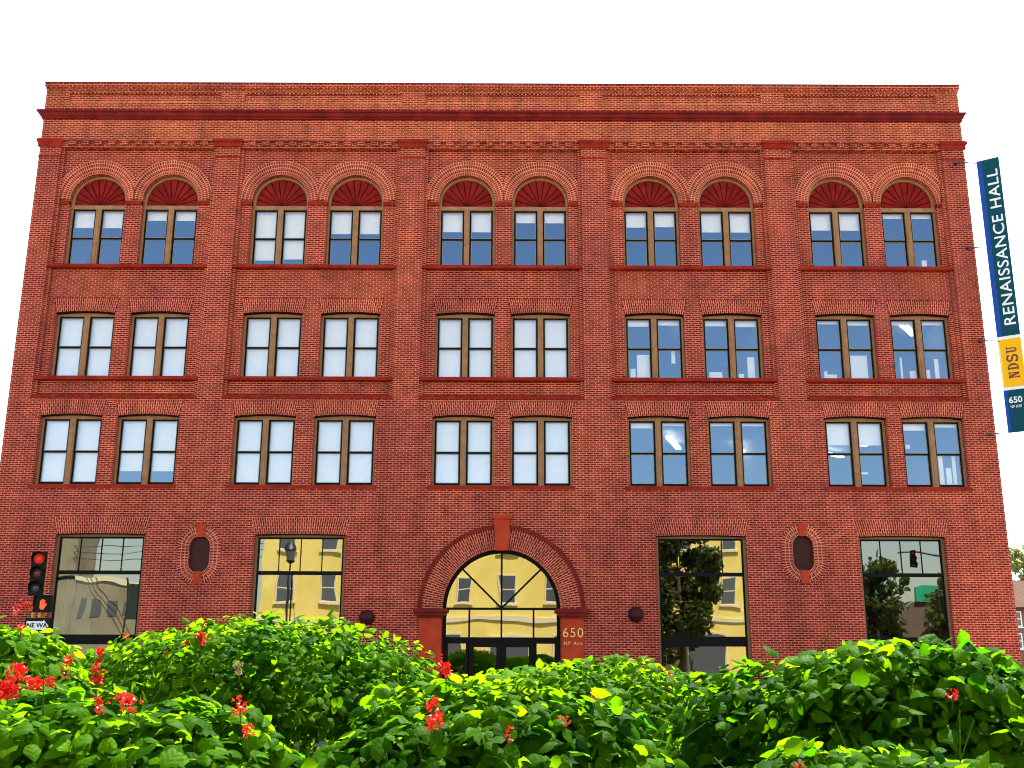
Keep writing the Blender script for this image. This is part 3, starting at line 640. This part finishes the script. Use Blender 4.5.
sp_pts = [(xm + xr * .95 * math.cos(R(a)), Lh * .75 + Lh * .235 * math.sin(R(a))) for a in range(20, 261, 16)] + [(xm + xr * math.cos(R(a)), Lh * .26 + Lh * .245 * math.sin(R(a))) for a in range(80, -161, -16)]
for p, q in zip(sp_pts, sp_pts[1:]):
    d0 = Vector((q[0] - p[0], q[1] - p[1])); nn = Vector((-d0.y, d0.x)).normalized() * .028
    poly([(p[0] - nn.x, p[1] - nn.y), (q[0] - nn.x, q[1] - nn.y), (q[0] + nn.x, q[1] + nn.y), (p[0] + nn.x, p[1] + nn.y)])
rect(e_ - .022, e_, Lh * .70, Lh); rect(o_, o_ + .022, 0, Lh * .30)
o_ = 3 * u + gap; e_ = 4 * u - gap; xm = (o_ + e_) / 2; xr = (e_ - o_) / 2 - .035        # U
rect(xm - xr - .005, xm - xr + .05, Lh * .3, Lh); rect(xm + xr - .034, xm + xr, Lh * .3, Lh); rect(o_, o_ + .10, Lh - sf, Lh); rect(e_ - .085, e_, Lh - sf, Lh)
for k in range(n):
    t_0, t_1 = math.pi + math.pi * k / n, math.pi + math.pi * (k + 1) / n
    f_o = lambda t: (xm + xr * math.cos(t), Lh * .3 + Lh * .3 * math.sin(t)); f_i = lambda t: (xm + (xr - .04) * math.cos(t), Lh * .3 + (Lh * .3 - .038) * math.sin(t))
    poly([f_o(t_0), f_o(t_1), f_i(t_1), f_i(t_0)])
eo = em.build('lettering', M['maroon_ink'], pg_)
hc = zC1 - bz0
put_text('650', pa_, .315, hc * .76, .37, .20, 'white_paint', False, bold=.02)
put_text('NP AVE', pa_, .315, hc * .60, .31, .09, 'white_paint', False)
for py, px in ((164.5, 962), (249, 974), (341.5, 986), (434.5, 995)):
    m = MB(); z = at(px, py, 31.24).z; q = Vector((px, 0, 0)); xa = at(px - 7, py, 31.24).x
    m.tube([(xa - .1, -.14, z), (14.72, -.14, z)], .022, 10); m.tube([(14.72, -.14, z), (bx + .04, -.05, z)], .012, 8)
    m.box(xa - .03, xa + .03, -.15, -.001, z - .035, z + .035)
    o = m.build('bracket_rod', M['steel'], ban); o.parent = ban; o.matrix_parent_inverse = (Matrix.Translation(ban.location) @ Matrix.Rotation(R(-34), 4, 'Z')).inverted()

# ------------------------------------------------------------------ traffic signals
M['sig_black'] = mat('signal_black', (.009, .009, .01), .55, 0, .1); M['sig_yellow'] = mat('signal_yellow', (.55, .27, .02), .5)
M['lens_amber'] = mat('unlit_amber_lens', (.10, .018, .012), .25); M['lens_green'] = mat('unlit_green_lens', (.035, .04, .04), .25)
M['pole'] = mat('galvanised_pole', (.35, .30, .24), .5, .3)
def signal_head(parent, loc, rot, name='signal_head'):
    h_ = MB()
    for k in range(3):
        z = 1.05 - .35 * (k + 1); h_.box(-.17, .17, -.09, .04, z + .006, z + .344); 
    h_.box(-.14, .14, -.06, .035, 0, 1.05)
    o = h_.build(name, M['sig_black'], parent); o.location = loc; o.rotation_euler.z = R(rot)
    y_ = MB(); y_.box(.171, .185, .02, .05, .01, 1.04); y_.build('side_trim', M['sig_yellow'], o)
    for k, mm in enumerate(('red_on', 'lens_amber', 'lens_green')):
        z = 1.05 - .35 * k - .175
        l_ = MB(); l_.lathe([(.125, 0), (.11, .02), (.07, .04), (0, .045)], (0, -.09, z), 'Y'); l_.build('lens', M[mm], o)
        v = MB(); v.smooth = True; n = 20; V = []
        for i in range(n + 1):
            a = R(-25 + 230 * i / n)
            for yy, rr in ((-.09, .155), (-.34 + .10 * (1 - math.sin(max(a, 0)) if 0 <= a <= math.pi else 1), .15)): V.append((rr * math.cos(a), yy, z + rr * math.sin(a)))
        v.mesh_faces(V, [(2 * i, 2 * i + 1, 2 * i + 3, 2 * i + 2) for i in range(n)])
        vo = v.build('visor', M['sig_black'], o); sm = vo.modifiers.new('thick', 'SOLIDIFY'); sm.thickness = .008
    return o
SD = 26.0
pb = at(41.5, 600, SD)
sig = thing('traffic_signal', (pb.x, pb.y, .004), 'black traffic signal with red lens lit and orange hand signal below, at the left edge', 'traffic signal')
px_ = pb.x; base_z = .13
m = MB(); m.tube([(-.24, .20, .1), (-.24, .20, at(40, 553, SD).z)], .045, 14); m.lathe([(.14, .1), (.14, .35), (.07, .42)], (-.24, .20, 0)); m.build('pole', M['sig_yellow'], sig)
hp = at(35.5, 595.5, SD); signal_head(sig, (hp.x - pb.x, 0, hp.z), 15)
pz = at(42, 612.5, SD); q = MB(); q.box(-.19, .19, -.10, .10, 0, .40); q.box(-.205, .205, -.18, -.10, .385, .40); q.box(-.205, -.19, -.18, -.10, 0, .385); q.box(.19, .205, -.18, -.10, 0, .385)
pe = q.build('pedestrian_signal', M['sig_black'], sig); pe.location = (pz.x - pb.x + .02, -.02, pz.z); pe.rotation_euler.z = R(12)
# raised hand: palm, four fingers, thumb
hd = MB(); hd.prism([(-.06, .10), (-.03, .06), (.03, .06), (.055, .10), (.06, .20), (-.06, .20)], -.108, -.10)
for k, L in enumerate((.075, .10, .105, .085)): x = -.05 + k * .031; hd.prism([(x - .012, .20), (x + .012, .20), (x + .011, .20 + L), (x - .011, .20 + L)], -.108, -.10)
hd.prism([(.055, .11), (.09, .17), (.10, .21), (.082, .215), (.06, .17)], -.108, -.10); hd.build('hand_symbol', M['hand_on'], pe)
q = MB()
for dx in (-.09, .14): q.box(dx - .05, dx + .05, -.06, .18, hp.z - .07, hp.z - .005)
q.box(-.02, .05, -.06, .18, pz.z - .12, pz.z - .002); q.build('bracket', M['sig_yellow'], sig)
s0 = at(26, 629, SD); s1 = at(53, 618, SD); sw = s1.x - s0.x
sg = thing('street_sign', ((s0.x + s1.x) / 2, s1.y - .10, s1.z - .36), 'small black and white one way sign under the traffic signal, half sunk behind the leaves', 'sign')
m = MB(); m.box(-sw / 2, sw / 2, .0, .012, 0, .36); m.build('sign_plate', M['sig_black'], sg)
m = MB(); a = sw / 2 - .04; m.prism([(-a, .08), (a - .14, .08), (a - .14, .045), (a, .17), (a - .14, .315), (a - .14, .28), (-a, .28)], -.004, 0); ar = m.build('arrow', M['white_paint'], sg)
me = text_mesh('ONE WAY', .15, .004, .003); me.materials.append(M['sig_black']); o = bpy.data.objects.new('lettering', me); col.objects.link(o); o.parent = ar; o.location = (-.03, -.007, .18); o.rotation_euler.x = R(90)

# ------------------------------------------------------------------ brown-roofed house and a tree beyond the right corner
M['house_wall'] = mat('brown_siding', rough=.8, build=mottle((.13, .085, .065), (.18, .12, .09), 4)); M['shingle'] = mat('brown_shingle', rough=.95, spec=.03, build=mottle((.06, .034, .024), (.085, .05, .035), 5, 8))
M['dark_glass'] = mat('dark_pane', (.10, .11, .12), .1)
HD = 70.0
e = at(1009, 606, HD); rt = at(1009, 576, HD); hx0 = e.x - 1.2; hy = e.y
hs = thing('house', (hx0 + 6, hy, 0), 'brown house with a wide shingle roof and white framed windows beyond the right corner', 'house')
H0 = hs.location.copy()
m = MB(); m.box(hx0, hx0 + 13, hy, hy + 9, 0, e.z); m.build('wall', M['house_wall'], hs, None, H0)
m = MB(); m.face([(hx0 - .4, hy - .5, e.z - .1), (hx0 + 13.4, hy - .5, e.z - .1), (hx0 + 13.4, hy + 4.5, rt.z), (hx0 - .4, hy + 4.5, rt.z)]); m.face([(hx0 + 13.4, hy + 9.5, e.z - .1), (hx0 - .4, hy + 9.5, e.z - .1), (hx0 - .4, hy + 4.5, rt.z), (hx0 + 13.4, hy + 4.5, rt.z)])
for x in (hx0, hx0 + 13): m.face([(x, hy, e.z), (x, hy + 9, e.z), (x, hy + 4.5, rt.z - .1)])
m.box(hx0 - .4, hx0 + 13.4, hy - .52, hy - .5, e.z - .3, e.z - .09); m.build('roof', M['shingle'], hs, None, H0)
for (pa, qa) in ((1016.5, 619), (1017.5, 641)):
    for dx in (0, 3.2, 6.4):
        p = at(pa, qa, HD); x, z = p.x + dx, p.z; f_ = MB()
        f_.box(x - .32, x + .32, hy - .06, hy + .01, z - .5, z + .5); f_.box(x - .4, x + .4, hy - .12, hy, z - .57, z - .5)
        wo = f_.build('window', M['white_paint'], hs, None, H0)
        g_ = MB(); g_.box(x - .24, x + .24, hy - .065, hy - .058, z - .42, z - .03); g_.box(x - .24, x + .24, hy - .065, hy - .058, z + .03, z + .42); g_.build('pane', M['dark_glass'], wo, None, H0)

# ------------------------------------------------------------------ leaves
def leaf_mat(name, lo, hi, tr_lo, tr_hi, rough=.42, trans=.45, gloss=.4):
    m = bpy.data.materials.new(name); m.use_nodes = True; nt = m.node_tree; b = nt.nodes['Principled BSDF']; out = nt.nodes['Material Output']
    at_ = nd(nt, 'ShaderNodeAttribute'); at_.attribute_name = 'tone'
    r1 = nd(nt, 'ShaderNodeValToRGB'); r1.color_ramp.elements[0].color = (*lo, 1); r1.color_ramp.elements[1].color = (*hi, 1)
    r2 = nd(nt, 'ShaderNodeValToRGB'); r2.color_ramp.elements[0].color = (*tr_lo, 1); r2.color_ramp.elements[1].color = (*tr_hi, 1)
    for r in (r1, r2): nt.links.new(at_.outputs['Fac'], r.inputs[0])
    uv = nd(nt, 'ShaderNodeUVMap'); uv.uv_map = 'UVMap'
    wv = nd(nt, 'ShaderNodeTexWave'); wv.wave_type = 'BANDS'; wv.bands_direction = 'DIAGONAL'; wv.inputs['Scale'].default_value = 2.2; wv.inputs['Distortion'].default_value = .6
    nt.links.new(uv.outputs[0], wv.inputs['Vector'])
    mx = nd(nt, 'ShaderNodeMix', data_type='RGBA', blend_type='MULTIPLY'); mx.inputs[0].default_value = .35
    nt.links.new(r1.outputs[0], mx.inputs[6]); nt.links.new(wv.outputs['Color'], mx.inputs[7]); nt.links.new(mx.outputs[2], b.inputs['Base Color'])
    b.inputs['Roughness'].default_value = rough; b.inputs['Specular IOR Level'].default_value = gloss
    bp_ = nd(nt, 'ShaderNodeBump'); bp_.inputs['Strength'].default_value = .25; bp_.inputs['Distance'].default_value = .002
    nt.links.new(wv.outputs['Fac'], bp_.inputs['Height']); nt.links.new(bp_.outputs[0], b.inputs['Normal'])
    t = nd(nt, 'ShaderNodeBsdfTranslucent'); nt.links.new(r2.outputs[0], t.inputs[0])
    ms = nd(nt, 'ShaderNodeMixShader'); ms.inputs[0].default_value = trans
    nt.links.new(b.outputs[0], ms.inputs[1]); nt.links.new(t.outputs[0], ms.inputs[2]); nt.links.new(ms.outputs[0], out.inputs[0])
    return m
M['leaf'] = leaf_mat('bush_leaf', (.004, .034, .0006), (.066, .185, .0012), (.05, .22, .001), (.26, .46, .002), .5, .5, .015)
M['tree_leaf'] = leaf_mat('tree_leaf', (.035, .06, .012), (.09, .11, .02), (.10, .15, .02), (.25, .26, .04))
M['stem'] = mat('green_stem', (.035, .085, .008), .7, 0, .03); M['bark'] = mat('bark', rough=.9, build=mottle((.05, .035, .025), (.10, .075, .055), 8, 6, .5))
M['petal'] = mat('scarlet_petal', rough=.5, build=mottle((.60, .010, .006), (.80, .03, .012), 30)); M['pale_bract'] = mat('pale_seed_head', (.32, .27, .17), .8, 0, .05)
# one leaf: 11 vertices; stations along the blade with a midrib fold and a drooping tip
ST = [(0, 0), (.05, .24), (.20, .41), (.42, .44), (.64, .33), (.84, .155), (1.0, 0)]
AC = (-1, -.5, 0, .5, 1)
LV, LUV, LF = [(0, 0, 0)], [(0, 0)], []
for k, (t, hw_) in enumerate(ST[1:-1]):
    for s_ in AC:
        LV.append((t - (.09 * abs(s_) if k == 0 else .03 * abs(s_) if k == 1 else 0), s_ * hw_, -.30 * (s_ * hw_) ** 2 * 2.2 - (.018 if s_ == 0 else 0))); LUV.append((t, abs(s_) * hw_))
LV.append((1, 0, 0)); LUV.append((1, 0)); nr_ = len(ST) - 2; tip_ = len(LV) - 1
for j in range(4):
    LF.append((0, 2 + j, 1 + j)); LF.append((tip_, 1 + (nr_ - 1) * 5 + j, 2 + (nr_ - 1) * 5 + j))
    for k in range(nr_ - 1): a_ = 1 + k * 5 + j; LF.append((a_, a_ + 1, a_ + 6, a_ + 5))
LVn = np.array(LV, dtype=float); LUVn = np.array(LUV, dtype=float)
def leaves_mesh(name, base, axis, normal, size, tone, m, parent=None, org=(0, 0, 0), curl=None):
    n = len(base); axis = axis / np.linalg.norm(axis, axis=1, keepdims=True)
    side = np.cross(normal, axis); side /= np.linalg.norm(side, axis=1, keepdims=True) + 1e-9; nr = np.cross(axis, side)
    lv = np.repeat(LVn[None], n, 0).copy()
    if curl is not None: lv[:, :, 2] -= curl[:, None] * lv[:, :, 0] ** 2; 
    lv[:, :, 1] *= rng.uniform(.82, 1.12, n)[:, None]
    fold = rng.uniform(-1, .45, n)[:, None]; lv[:, :, 2] += fold * np.abs(lv[:, :, 1]) * .35 + .03 * np.sin(lv[:, :, 0] * 9 + fold * 20) * np.abs(lv[:, :, 1]) * 2
    P = base[:, None, :] + size[:, None, None] * (lv[:, :, 0:1] * axis[:, None, :] + lv[:, :, 1:2] * side[:, None, :] + lv[:, :, 2:3] * nr[:, None, :])
    P = P - np.array(org)
    nv = len(LVn); me = bpy.data.meshes.new(name); me.vertices.add(n * nv); me.vertices.foreach_set('co', P.reshape(-1, 3).ravel())
    fl = [i for f in LF for i in f]; fs = [len(f) for f in LF]; nl = len(fl)
    loops = (np.array(fl)[None] + (np.arange(n) * nv)[:, None]).ravel(); tot = np.tile(fs, n); st = np.concatenate([[0], np.cumsum(tot)[:-1]])
    me.loops.add(n * nl); me.loops.foreach_set('vertex_index', loops); me.polygons.add(n * len(fs)); me.polygons.foreach_set('loop_start', st); me.polygons.foreach_set('loop_total', tot)
    me.polygons.foreach_set('use_smooth', np.ones(n * len(fs), bool))
    ul = me.uv_layers.new(name='UVMap'); ul.data.foreach_set('uv', np.tile(LUVn[fl], (n, 1)).ravel())
    a = me.attributes.new('tone', 'FLOAT', 'POINT'); a.data.foreach_set('value', np.repeat(tone, nv))
    me.materials.append(m); me.update(calc_edges=True); me.validate()
    o = bpy.data.objects.new(name, me); col.objects.link(o)
    if parent: o.parent = parent
    return o
def unit(v): return v / (np.linalg.norm(v, axis=-1, keepdims=True) + 1e-9)
def nz(p, s): return np.array([noise.noise(Vector(q) * s) for q in p])
def bush(label, px, top_y, d, rx, ry, rz, n, leaf, lump=.13, seed=0, flowers=(), depth=1.3, power=2.05, tone_mid=.5):
    c = at(px, top_y, d); base = Vector((c.x, c.y, .30)); zc = c.z - rz
    root = thing('flowering_bush', base, label, 'bush', 'leafy bushes with red flowers in front of the camera')
    dr = unit(rng.normal(size=(n * 3, 3))); dr = dr[dr[:, 2] > -.35][:n]; n = len(dr)
    sup = (np.abs(dr[:, 0]) ** power + np.abs(dr[:, 1]) ** power + np.abs(dr[:, 2]) ** power) ** (-1 / power)
    lp = 1 + lump * nz(dr + seed * 3.1, 2.0) * 1.5 + lump * .8 * nz(dr + seed, 5.0)
    rad = rng.uniform(0, 1, n) ** .5; rad = .45 + .55 * rad
    k = (sup * lp * rad)[:, None]
    pos = dr * k * np.array([rx, ry, rz]) + np.array([c.x, c.y, zc])
    low = dr[:, 2] < 0; pos[low, 2] -= rng.uniform(0, max(zc - .5, .1), low.sum()) * rng.uniform(0, 1, low.sum())
    nor = unit(dr / np.array([rx, ry, rz]))
    up = np.array([0, 0, 1.0])
    wn_ = rng.uniform(.15, 1.1, n)[:, None]; ln = unit(nor * wn_ + up * (1.15 - wn_ * .7) + rng.normal(size=(n, 3)) * .42)
    ax = nor * .6 + rng.normal(size=(n, 3)) * .5; ax[:, 2] -= .75
    ax = ax - ln * np.sum(ax * ln, 1, keepdims=True) * .85
    size = leaf * rng.uniform(.5, 1.2, n)
    tone = np.clip(tone_mid + .45 * nz(pos, 3.0) + rng.normal(size=n) * .20, 0, 1)
    leaves_mesh('foliage', pos, ax, ln, size, tone, M['leaf'], root, base, rng.uniform(.05, .6, n))
    st = MB()
    for i in range(26):
        a = rng.uniform(0, 2 * math.pi); b0 = Vector((math.cos(a) * .25 * rx, math.sin(a) * .25 * ry, 0)); q = pos[rng.integers(n)]
        q = Vector(q) - base; mid = (b0 + q) * .5 + Vector((q.x * .2, q.y * .2, .1)); st.tube([b0, mid, q], .009, 6, False, .003)
    for i in range(10):                                                  # bare stalks breaking the surface
        j = rng.integers(n)
        if dr[j, 2] < .3: continue
        q = Vector(pos[j]) - base; e_ = q + Vector(nor[j]) * .10 + Vector((rng.normal() * .08, rng.normal() * .05, .05)); st.tube([q - Vector(nor[j]) * .1, q, e_], .0035, 5, False, .0015)
    st.build('stem', M['stem'], root)
    for fl_ in flowers: flower(root, base, at(*fl_[:3]), *fl_[3:])
    return root
def flower(root, base, p, sc, cnt, tall, m='petal'):
    sc *= .95; cnt = int(cnt * 1.6)
    f = MB(); ce = Vector(p) - base; f.smooth = False
    for i in range(cnt):
        o = Vector((rng.normal() * sc * .5, rng.normal() * sc * .4, rng.uniform(-.5, .5) * sc * (2.8 if tall else 1.6)))
        ax = (o + Vector((rng.normal(), rng.normal() - .6, rng.normal() * .6 + .2)) * sc * .7).normalized()
        a = ax.orthogonal().normalized(); b = ax.cross(a); L = sc * rng.uniform(.45, .8); base_p = ce + o
        for k in range(4):                                               # a small trumpet of four flaring lobes
            t = k * math.pi / 2 + i; u = (a * math.cos(t) + b * math.sin(t)); v = ax.cross(u)
            tip = base_p + ax * L + u * L * .75
            f.face([base_p, base_p + ax * L * .7 + u * L * .35 - v * L * .32, tip, base_p + ax * L * .7 + u * L * .35 + v * L * .32])
    f.build('flower_cluster' if m == 'petal' else 'seed_head', M[m], root)
    s = MB(); s.tube([ce + Vector((0, .02, -sc * 3.5)), ce + Vector((0, .0, -sc * .3))], sc * .05 + .001, 5, False); s.build('flower_stalk', M['stem'], root)
bush('pale green bush with scarlet flowers at the left edge, reaching up to the traffic signal', 5, 622, 4.7, .46, .50, .60, 7500, .060, .13, 1,
     [(18, 672, 4.15, .026, 26, 0), (8, 690, 4.1, .03, 34, 0), (35, 686, 4.12, .024, 22, 0), (50, 683, 4.15, .018, 14, 0), (16, 607, 4.6, .018, 9, 1), (28, 606, 4.6, .016, 8, 0), (70, 661, 4.2, .018, 10, 0), (20, 627, 4.3, .014, 8, 0), (66, 672, 4.2, .014, 8, 1)], tone_mid=.62)
bush('low broad leafed bush in the bottom left corner with a single scarlet bloom', 110, 690, 3.35, .66, .45, .45, 7000, .066, .13, 2,
     [(129, 703, 3.05, .022, 14, 0), (240, 706, 3.1, .015, 12, 1), (247, 731, 3.0, .016, 10, 0), (99, 706, 3.1, .015, 10, 1), (239, 668, 3.2, .011, 24, 1, 'pale_bract')])
bush('wide dark sided bush in front of the second shop window, left of the entrance', 262, 623, 8.2, 1.46, .95, .78, 15000, .072, .12, 3,
     [(100, 656, 7.5, .034, 20, 1), (97, 676, 7.4, .036, 24, 1), (125, 636, 8.0, .025, 10, 0), (201, 639, 7.5, .030, 22, 1), (186, 644, 7.5, .02, 8, 0), (168, 654, 7.4, .02, 6, 0)], power=2.7)
bush('big leafed bush at the bottom centre with a scarlet bloom near its middle', 490, 684, 3.75, .74, .45, .50, 7500, .068, .12, 4,
     [(433, 709, 3.3, .020, 16, 1), (431, 725, 3.25, .016, 10, 0), (446, 669, 3.8, .022, 12, 0), (509, 733, 3.3, .014, 5, 1), (565, 721, 3.35, .013, 6, 0), (440, 720, 3.25, .014, 10, 0)])
bush('bright yellow green bush below the house number on the entrance pier', 590, 658, 7.6, 1.35, .80, .62, 9500, .070, .10, 5,
     [(596, 694, 6.9, .032, 18, 0), (588, 703, 6.9, .022, 8, 0), (575, 707, 6.9, .018, 6, 0), (669, 673, 7.2, .02, 6, 0), (441, 657, 7.5, .018, 6, 0)], tone_mid=.66)
bush('tall dense dark green bush on the right in front of the fourth shop window', 890, 638, 4.5, 1.00, .62, .66, 11500, .072, .12, 6,
     [(953, 694, 3.95, .016, 9, 0), (843, 752, 3.8, .012, 6, 0)], tone_mid=.36)
bush('low bush along the bottom right edge with a few pale curled leaves', 860, 742, 3.0, .52, .34, .34, 4000, .060, .12, 8, [(800, 765, 2.8, .01, 5, 0)], tone_mid=.5)

# ------------------------------------------------------------------ trees
def tree(label, x, y, h, cr, n, leaf, trunk_h, squash=1.0, seed=0, group=None, m='tree_leaf'):
    t = thing('street_tree', (x, y, 0), label, 'tree', group); s = MB()
    top = Vector((rng.normal() * .2, rng.normal() * .2, h * .86)); s.tube([(0, 0, 0), top * .35 + Vector((.06, 0, 0)), top * .7, top], .05 + h * .014, 10, True, .03)
    cl = []
    nb = 15
    for k in range(nb):
        a = k * 2.4 + seed; z = trunk_h + (h - trunk_h) * (.12 + .75 * k / nb); rr = cr * (1 - .55 * abs(k / nb - .35)) * rng.uniform(.55, .95)
        e_ = Vector((math.cos(a) * rr, math.sin(a) * rr, z + rr * .35)); b0 = top * max(.15, (z - rr * .3) / top.z); s.tube([b0, (b0 + e_) * .5 + Vector((0, 0, .15)), e_], .03 + h * .004, 6, False, .012)
        for q in range(3): cl.append((b0.lerp(e_, .55 + .25 * q) + Vector(rng.normal(size=3)) * cr * .10, cr * rng.uniform(.20, .36)))
    s.build('trunk', M['bark'], t)
    idx = rng.integers(len(cl), size=n); C_ = np.array([cl[i][0] for i in idx]); rd = np.array([cl[i][1] for i in idx])
    dv = unit(rng.normal(size=(n, 3))); pos = C_ + dv * (rd * rng.uniform(.2, 1, n) ** .5)[:, None] * np.array([1, 1, .8 * squash]); pos[:, 2] = np.maximum(pos[:, 2], trunk_h * .8)
    ln = unit(dv * .5 + np.array([0, 0, .6]) + rng.normal(size=(n, 3)) * .5); ax = unit(rng.normal(size=(n, 3)) + np.array([0, 0, -.4]))
    tone = np.clip(.45 + .5 * nz(pos, .9) + rng.normal(size=n) * .2, 0, 1)
    leaves_mesh('crown', pos, ax, ln, leaf * rng.uniform(.6, 1.3, n), tone, M[m], t, (0, 0, 0))
    return t
M['pale_leaf'] = leaf_mat('pale_tree_leaf', (.09, .12, .03), (.18, .2, .06), (.2, .24, .05), (.3, .34, .08))
ft = at(1016, 572, 82)
tree('sparse pale green tree rising behind the brown roofed house at the right edge', ft.x + .8, ft.y, at(1016, 541, 82).z, 2.4, 900, .34, 5, 1, 1, None, 'pale_leaf')

# ------------------------------------------------------------------ the far side of the street, behind the camera: what the glass reflects
M['ystucco'] = mat('yellow_stucco', rough=.8, build=mottle((.84, .64, .15), (.92, .74, .20), .6)); M['ytrim'] = mat('cream_trim', (.75, .68, .45), .7)
yb = thing('yellow_building', (-.2, -44, 0), 'pale yellow stucco building across the street, mirrored in the shop windows', 'building'); Y0 = yb.location.copy()
m = MB(); m.box(-17.8, 17.4, -58, -44, 0, 12.4); m.build('wall', M['ystucco'], yb, None, Y0)
m = MB(); m.box(-18.1, 17.7, -58.3, -43.6, 12.4, 12.8); m.box(-17.9, 17.5, -44.12, -43.9, 4.1, 4.35); m.build('cornice', M['ytrim'], yb, None, Y0)
for z in (5.3, 9.0):
    for k in range(11):
        x = -16 + k * 3.15
        f_ = MB(); f_.box(x - .62, x + .62, -44.0, -43.93, z, z + 2.0); f_.box(x - .75, x + .75, -44, -43.85, z - .14, z); wo = f_.build('window', M['ytrim'], yb, None, Y0)
        p_ = MB(); p_.box(x - .52, x + .52, -43.935, -43.925, z + .1, z + .96); p_.box(x - .52, x + .52, -43.935, -43.925, z + 1.04, z + 1.9); p_.build('pane', M['dark_glass'], wo, None, Y0)
for k in range(7):
    x = -14 + k * 4.6; f_ = MB(); f_.box(x - 1.4, x + 1.4, -44.0, -43.93, .4, 3.3); wo = f_.build('shop_front', M['ytrim'], yb, None, Y0); p_ = MB(); p_.box(x - 1.28, x + 1.28, -43.935, -43.925, .6, 3.15); p_.build('pane', M['dark_glass'], wo, None, Y0)
M['beige'] = mat('beige_render', rough=.8, build=mottle((.24, .21, .13), (.33, .29, .19), .5)); M['greensign'] = mat('green_fascia', (.02, .38, .20), .5)
bb = thing('beige_building', (-37, -60, 0), 'low beige building with a tower far across the street, mirrored in the first shop window', 'building'); q0 = bb.location.copy()
m = MB(); m.box(-44, -30, -72, -60, 0, 7.6); m.build('wall', M['beige'], bb, None, q0); m = MB(); m.box(-40.6, -37.4, -64, -59.9, 0, 16); m.build('tower', M['beige'], bb, None, q0)
for k in range(6): x = -36.6 + k * 1.15; f_ = MB(); f_.box(x - .28, x + .28, -60.01, -59.95, 4.9, 6.2); f_.build('window', M['dark_glass'], bb, None, q0)
m = MB(); m.box(-44.3, -29.7, -60.4, -59.9, 7.6, 8.0); m.build('cornice', M['ytrim'], bb, None, q0)
gs = thing('shop_building', (33, -56, 0), 'low brown shop with a green fascia across the street, mirrored in the fourth shop window', 'building'); q0 = gs.location.copy()
m = MB(); m.box(25, 44, -66, -56, 0, 6.0); m.build('wall', M['house_wall'], gs, None, q0); m = MB(); m.box(25, 31, -56.1, -55.8, 6.0, 7.6); m.box(33, 38, -56.1, -55.8, 6.0, 7.4); m.build('fascia', M['greensign'], gs, None, q0)
grp = 'trees across the street'
tree('dark dense tree in front of the yellow building, mirrored in the third shop window', 11.2, -39.5, 12.5, 3.1, 7500, .34, 1.6, 1.2, 3, grp)
tree('broad tree beside the green fascia, mirrored at the left of the fourth shop window', 27.5, -50, 9.5, 2.8, 2600, .4, 2.0, 1, 4, grp)
tree('yellowish tree beyond the green fascia, mirrored at the right of the fourth shop window', 35, -52, 8.6, 2.8, 2600, .4, 2.0, 1, 5, grp, 'pale_leaf')
ms = thing('mast_arm_signal', (34, -34, .13), 'traffic signal on a long mast arm across the street, mirrored in the fourth shop window', 'traffic signal'); q = MB(); q.tube([(0, 0, 0), (0, 0, 7.6)], .12, 12, True, .09); q.tube([(0, 0, 7.2), (-5, 0, 7.7), (-10.2, 0, 7.9)], .09, 10, True, .05); q.build('pole', M['steel'], ms)
signal_head(ms, (-9.2, .14, 6.9), 180)
for k, z in enumerate((9.9, 10.5, 11.1)):
    q = MB(); p0, p1 = Vector((-38, -60, z)), Vector((-17.8, -50, z - .8)); q.tube([p0.lerp(p1, u / 8) - Vector((0, 0, .5 * math.sin(math.pi * u / 8))) for u in range(9)], .03, 6)
    tag(q.build('overhead_wire', M['steel']), 'black overhead wire strung from the beige tower to the yellow building', 'wire', 'overhead wires')

lp = thing('street_lamp', (-14.1, -36, .13), 'black lantern street lamp across the street, mirrored at the left of the second shop window', 'street lamp')
q = MB(); q.lathe([(.22, 0), (.2, .5), (.09, .7)], (0, 0, 0)); q.tube([(0, 0, .6), (0, 0, 7.2)], .08, 10, True, .06); q.build('pole', M['steel'], lp)
q = MB(); q.lathe([(.06, 7.2), (.3, 7.35), (.34, 7.45)], (0, 0, 0)); q.lathe([(.40, 8.15), (.30, 8.4), (.05, 8.6), (0, 8.75)], (0, 0, 0)); q.build('lantern_cap', M['steel'], lp)
q = MB(); q.lathe([(.28, 7.45), (.36, 8.15)], (0, 0, 0)); q.build('lamp_shade', M['dark_glass'], lp)

sp = thing('street_banner', (-27.6, -45, .13), 'dark green banner on a pole across the street, mirrored in the first shop window', 'banner')
q = MB(); q.tube([(0, 0, 0), (0, 0, 7)], .08, 10); q.build('pole', M['steel'], sp)
q = MB(); q.box(.1, 1.15, -.02, .02, 3.9, 6.7); q.build('cloth', mat('dark_green_cloth', (.012, .03, .02), .7), sp)
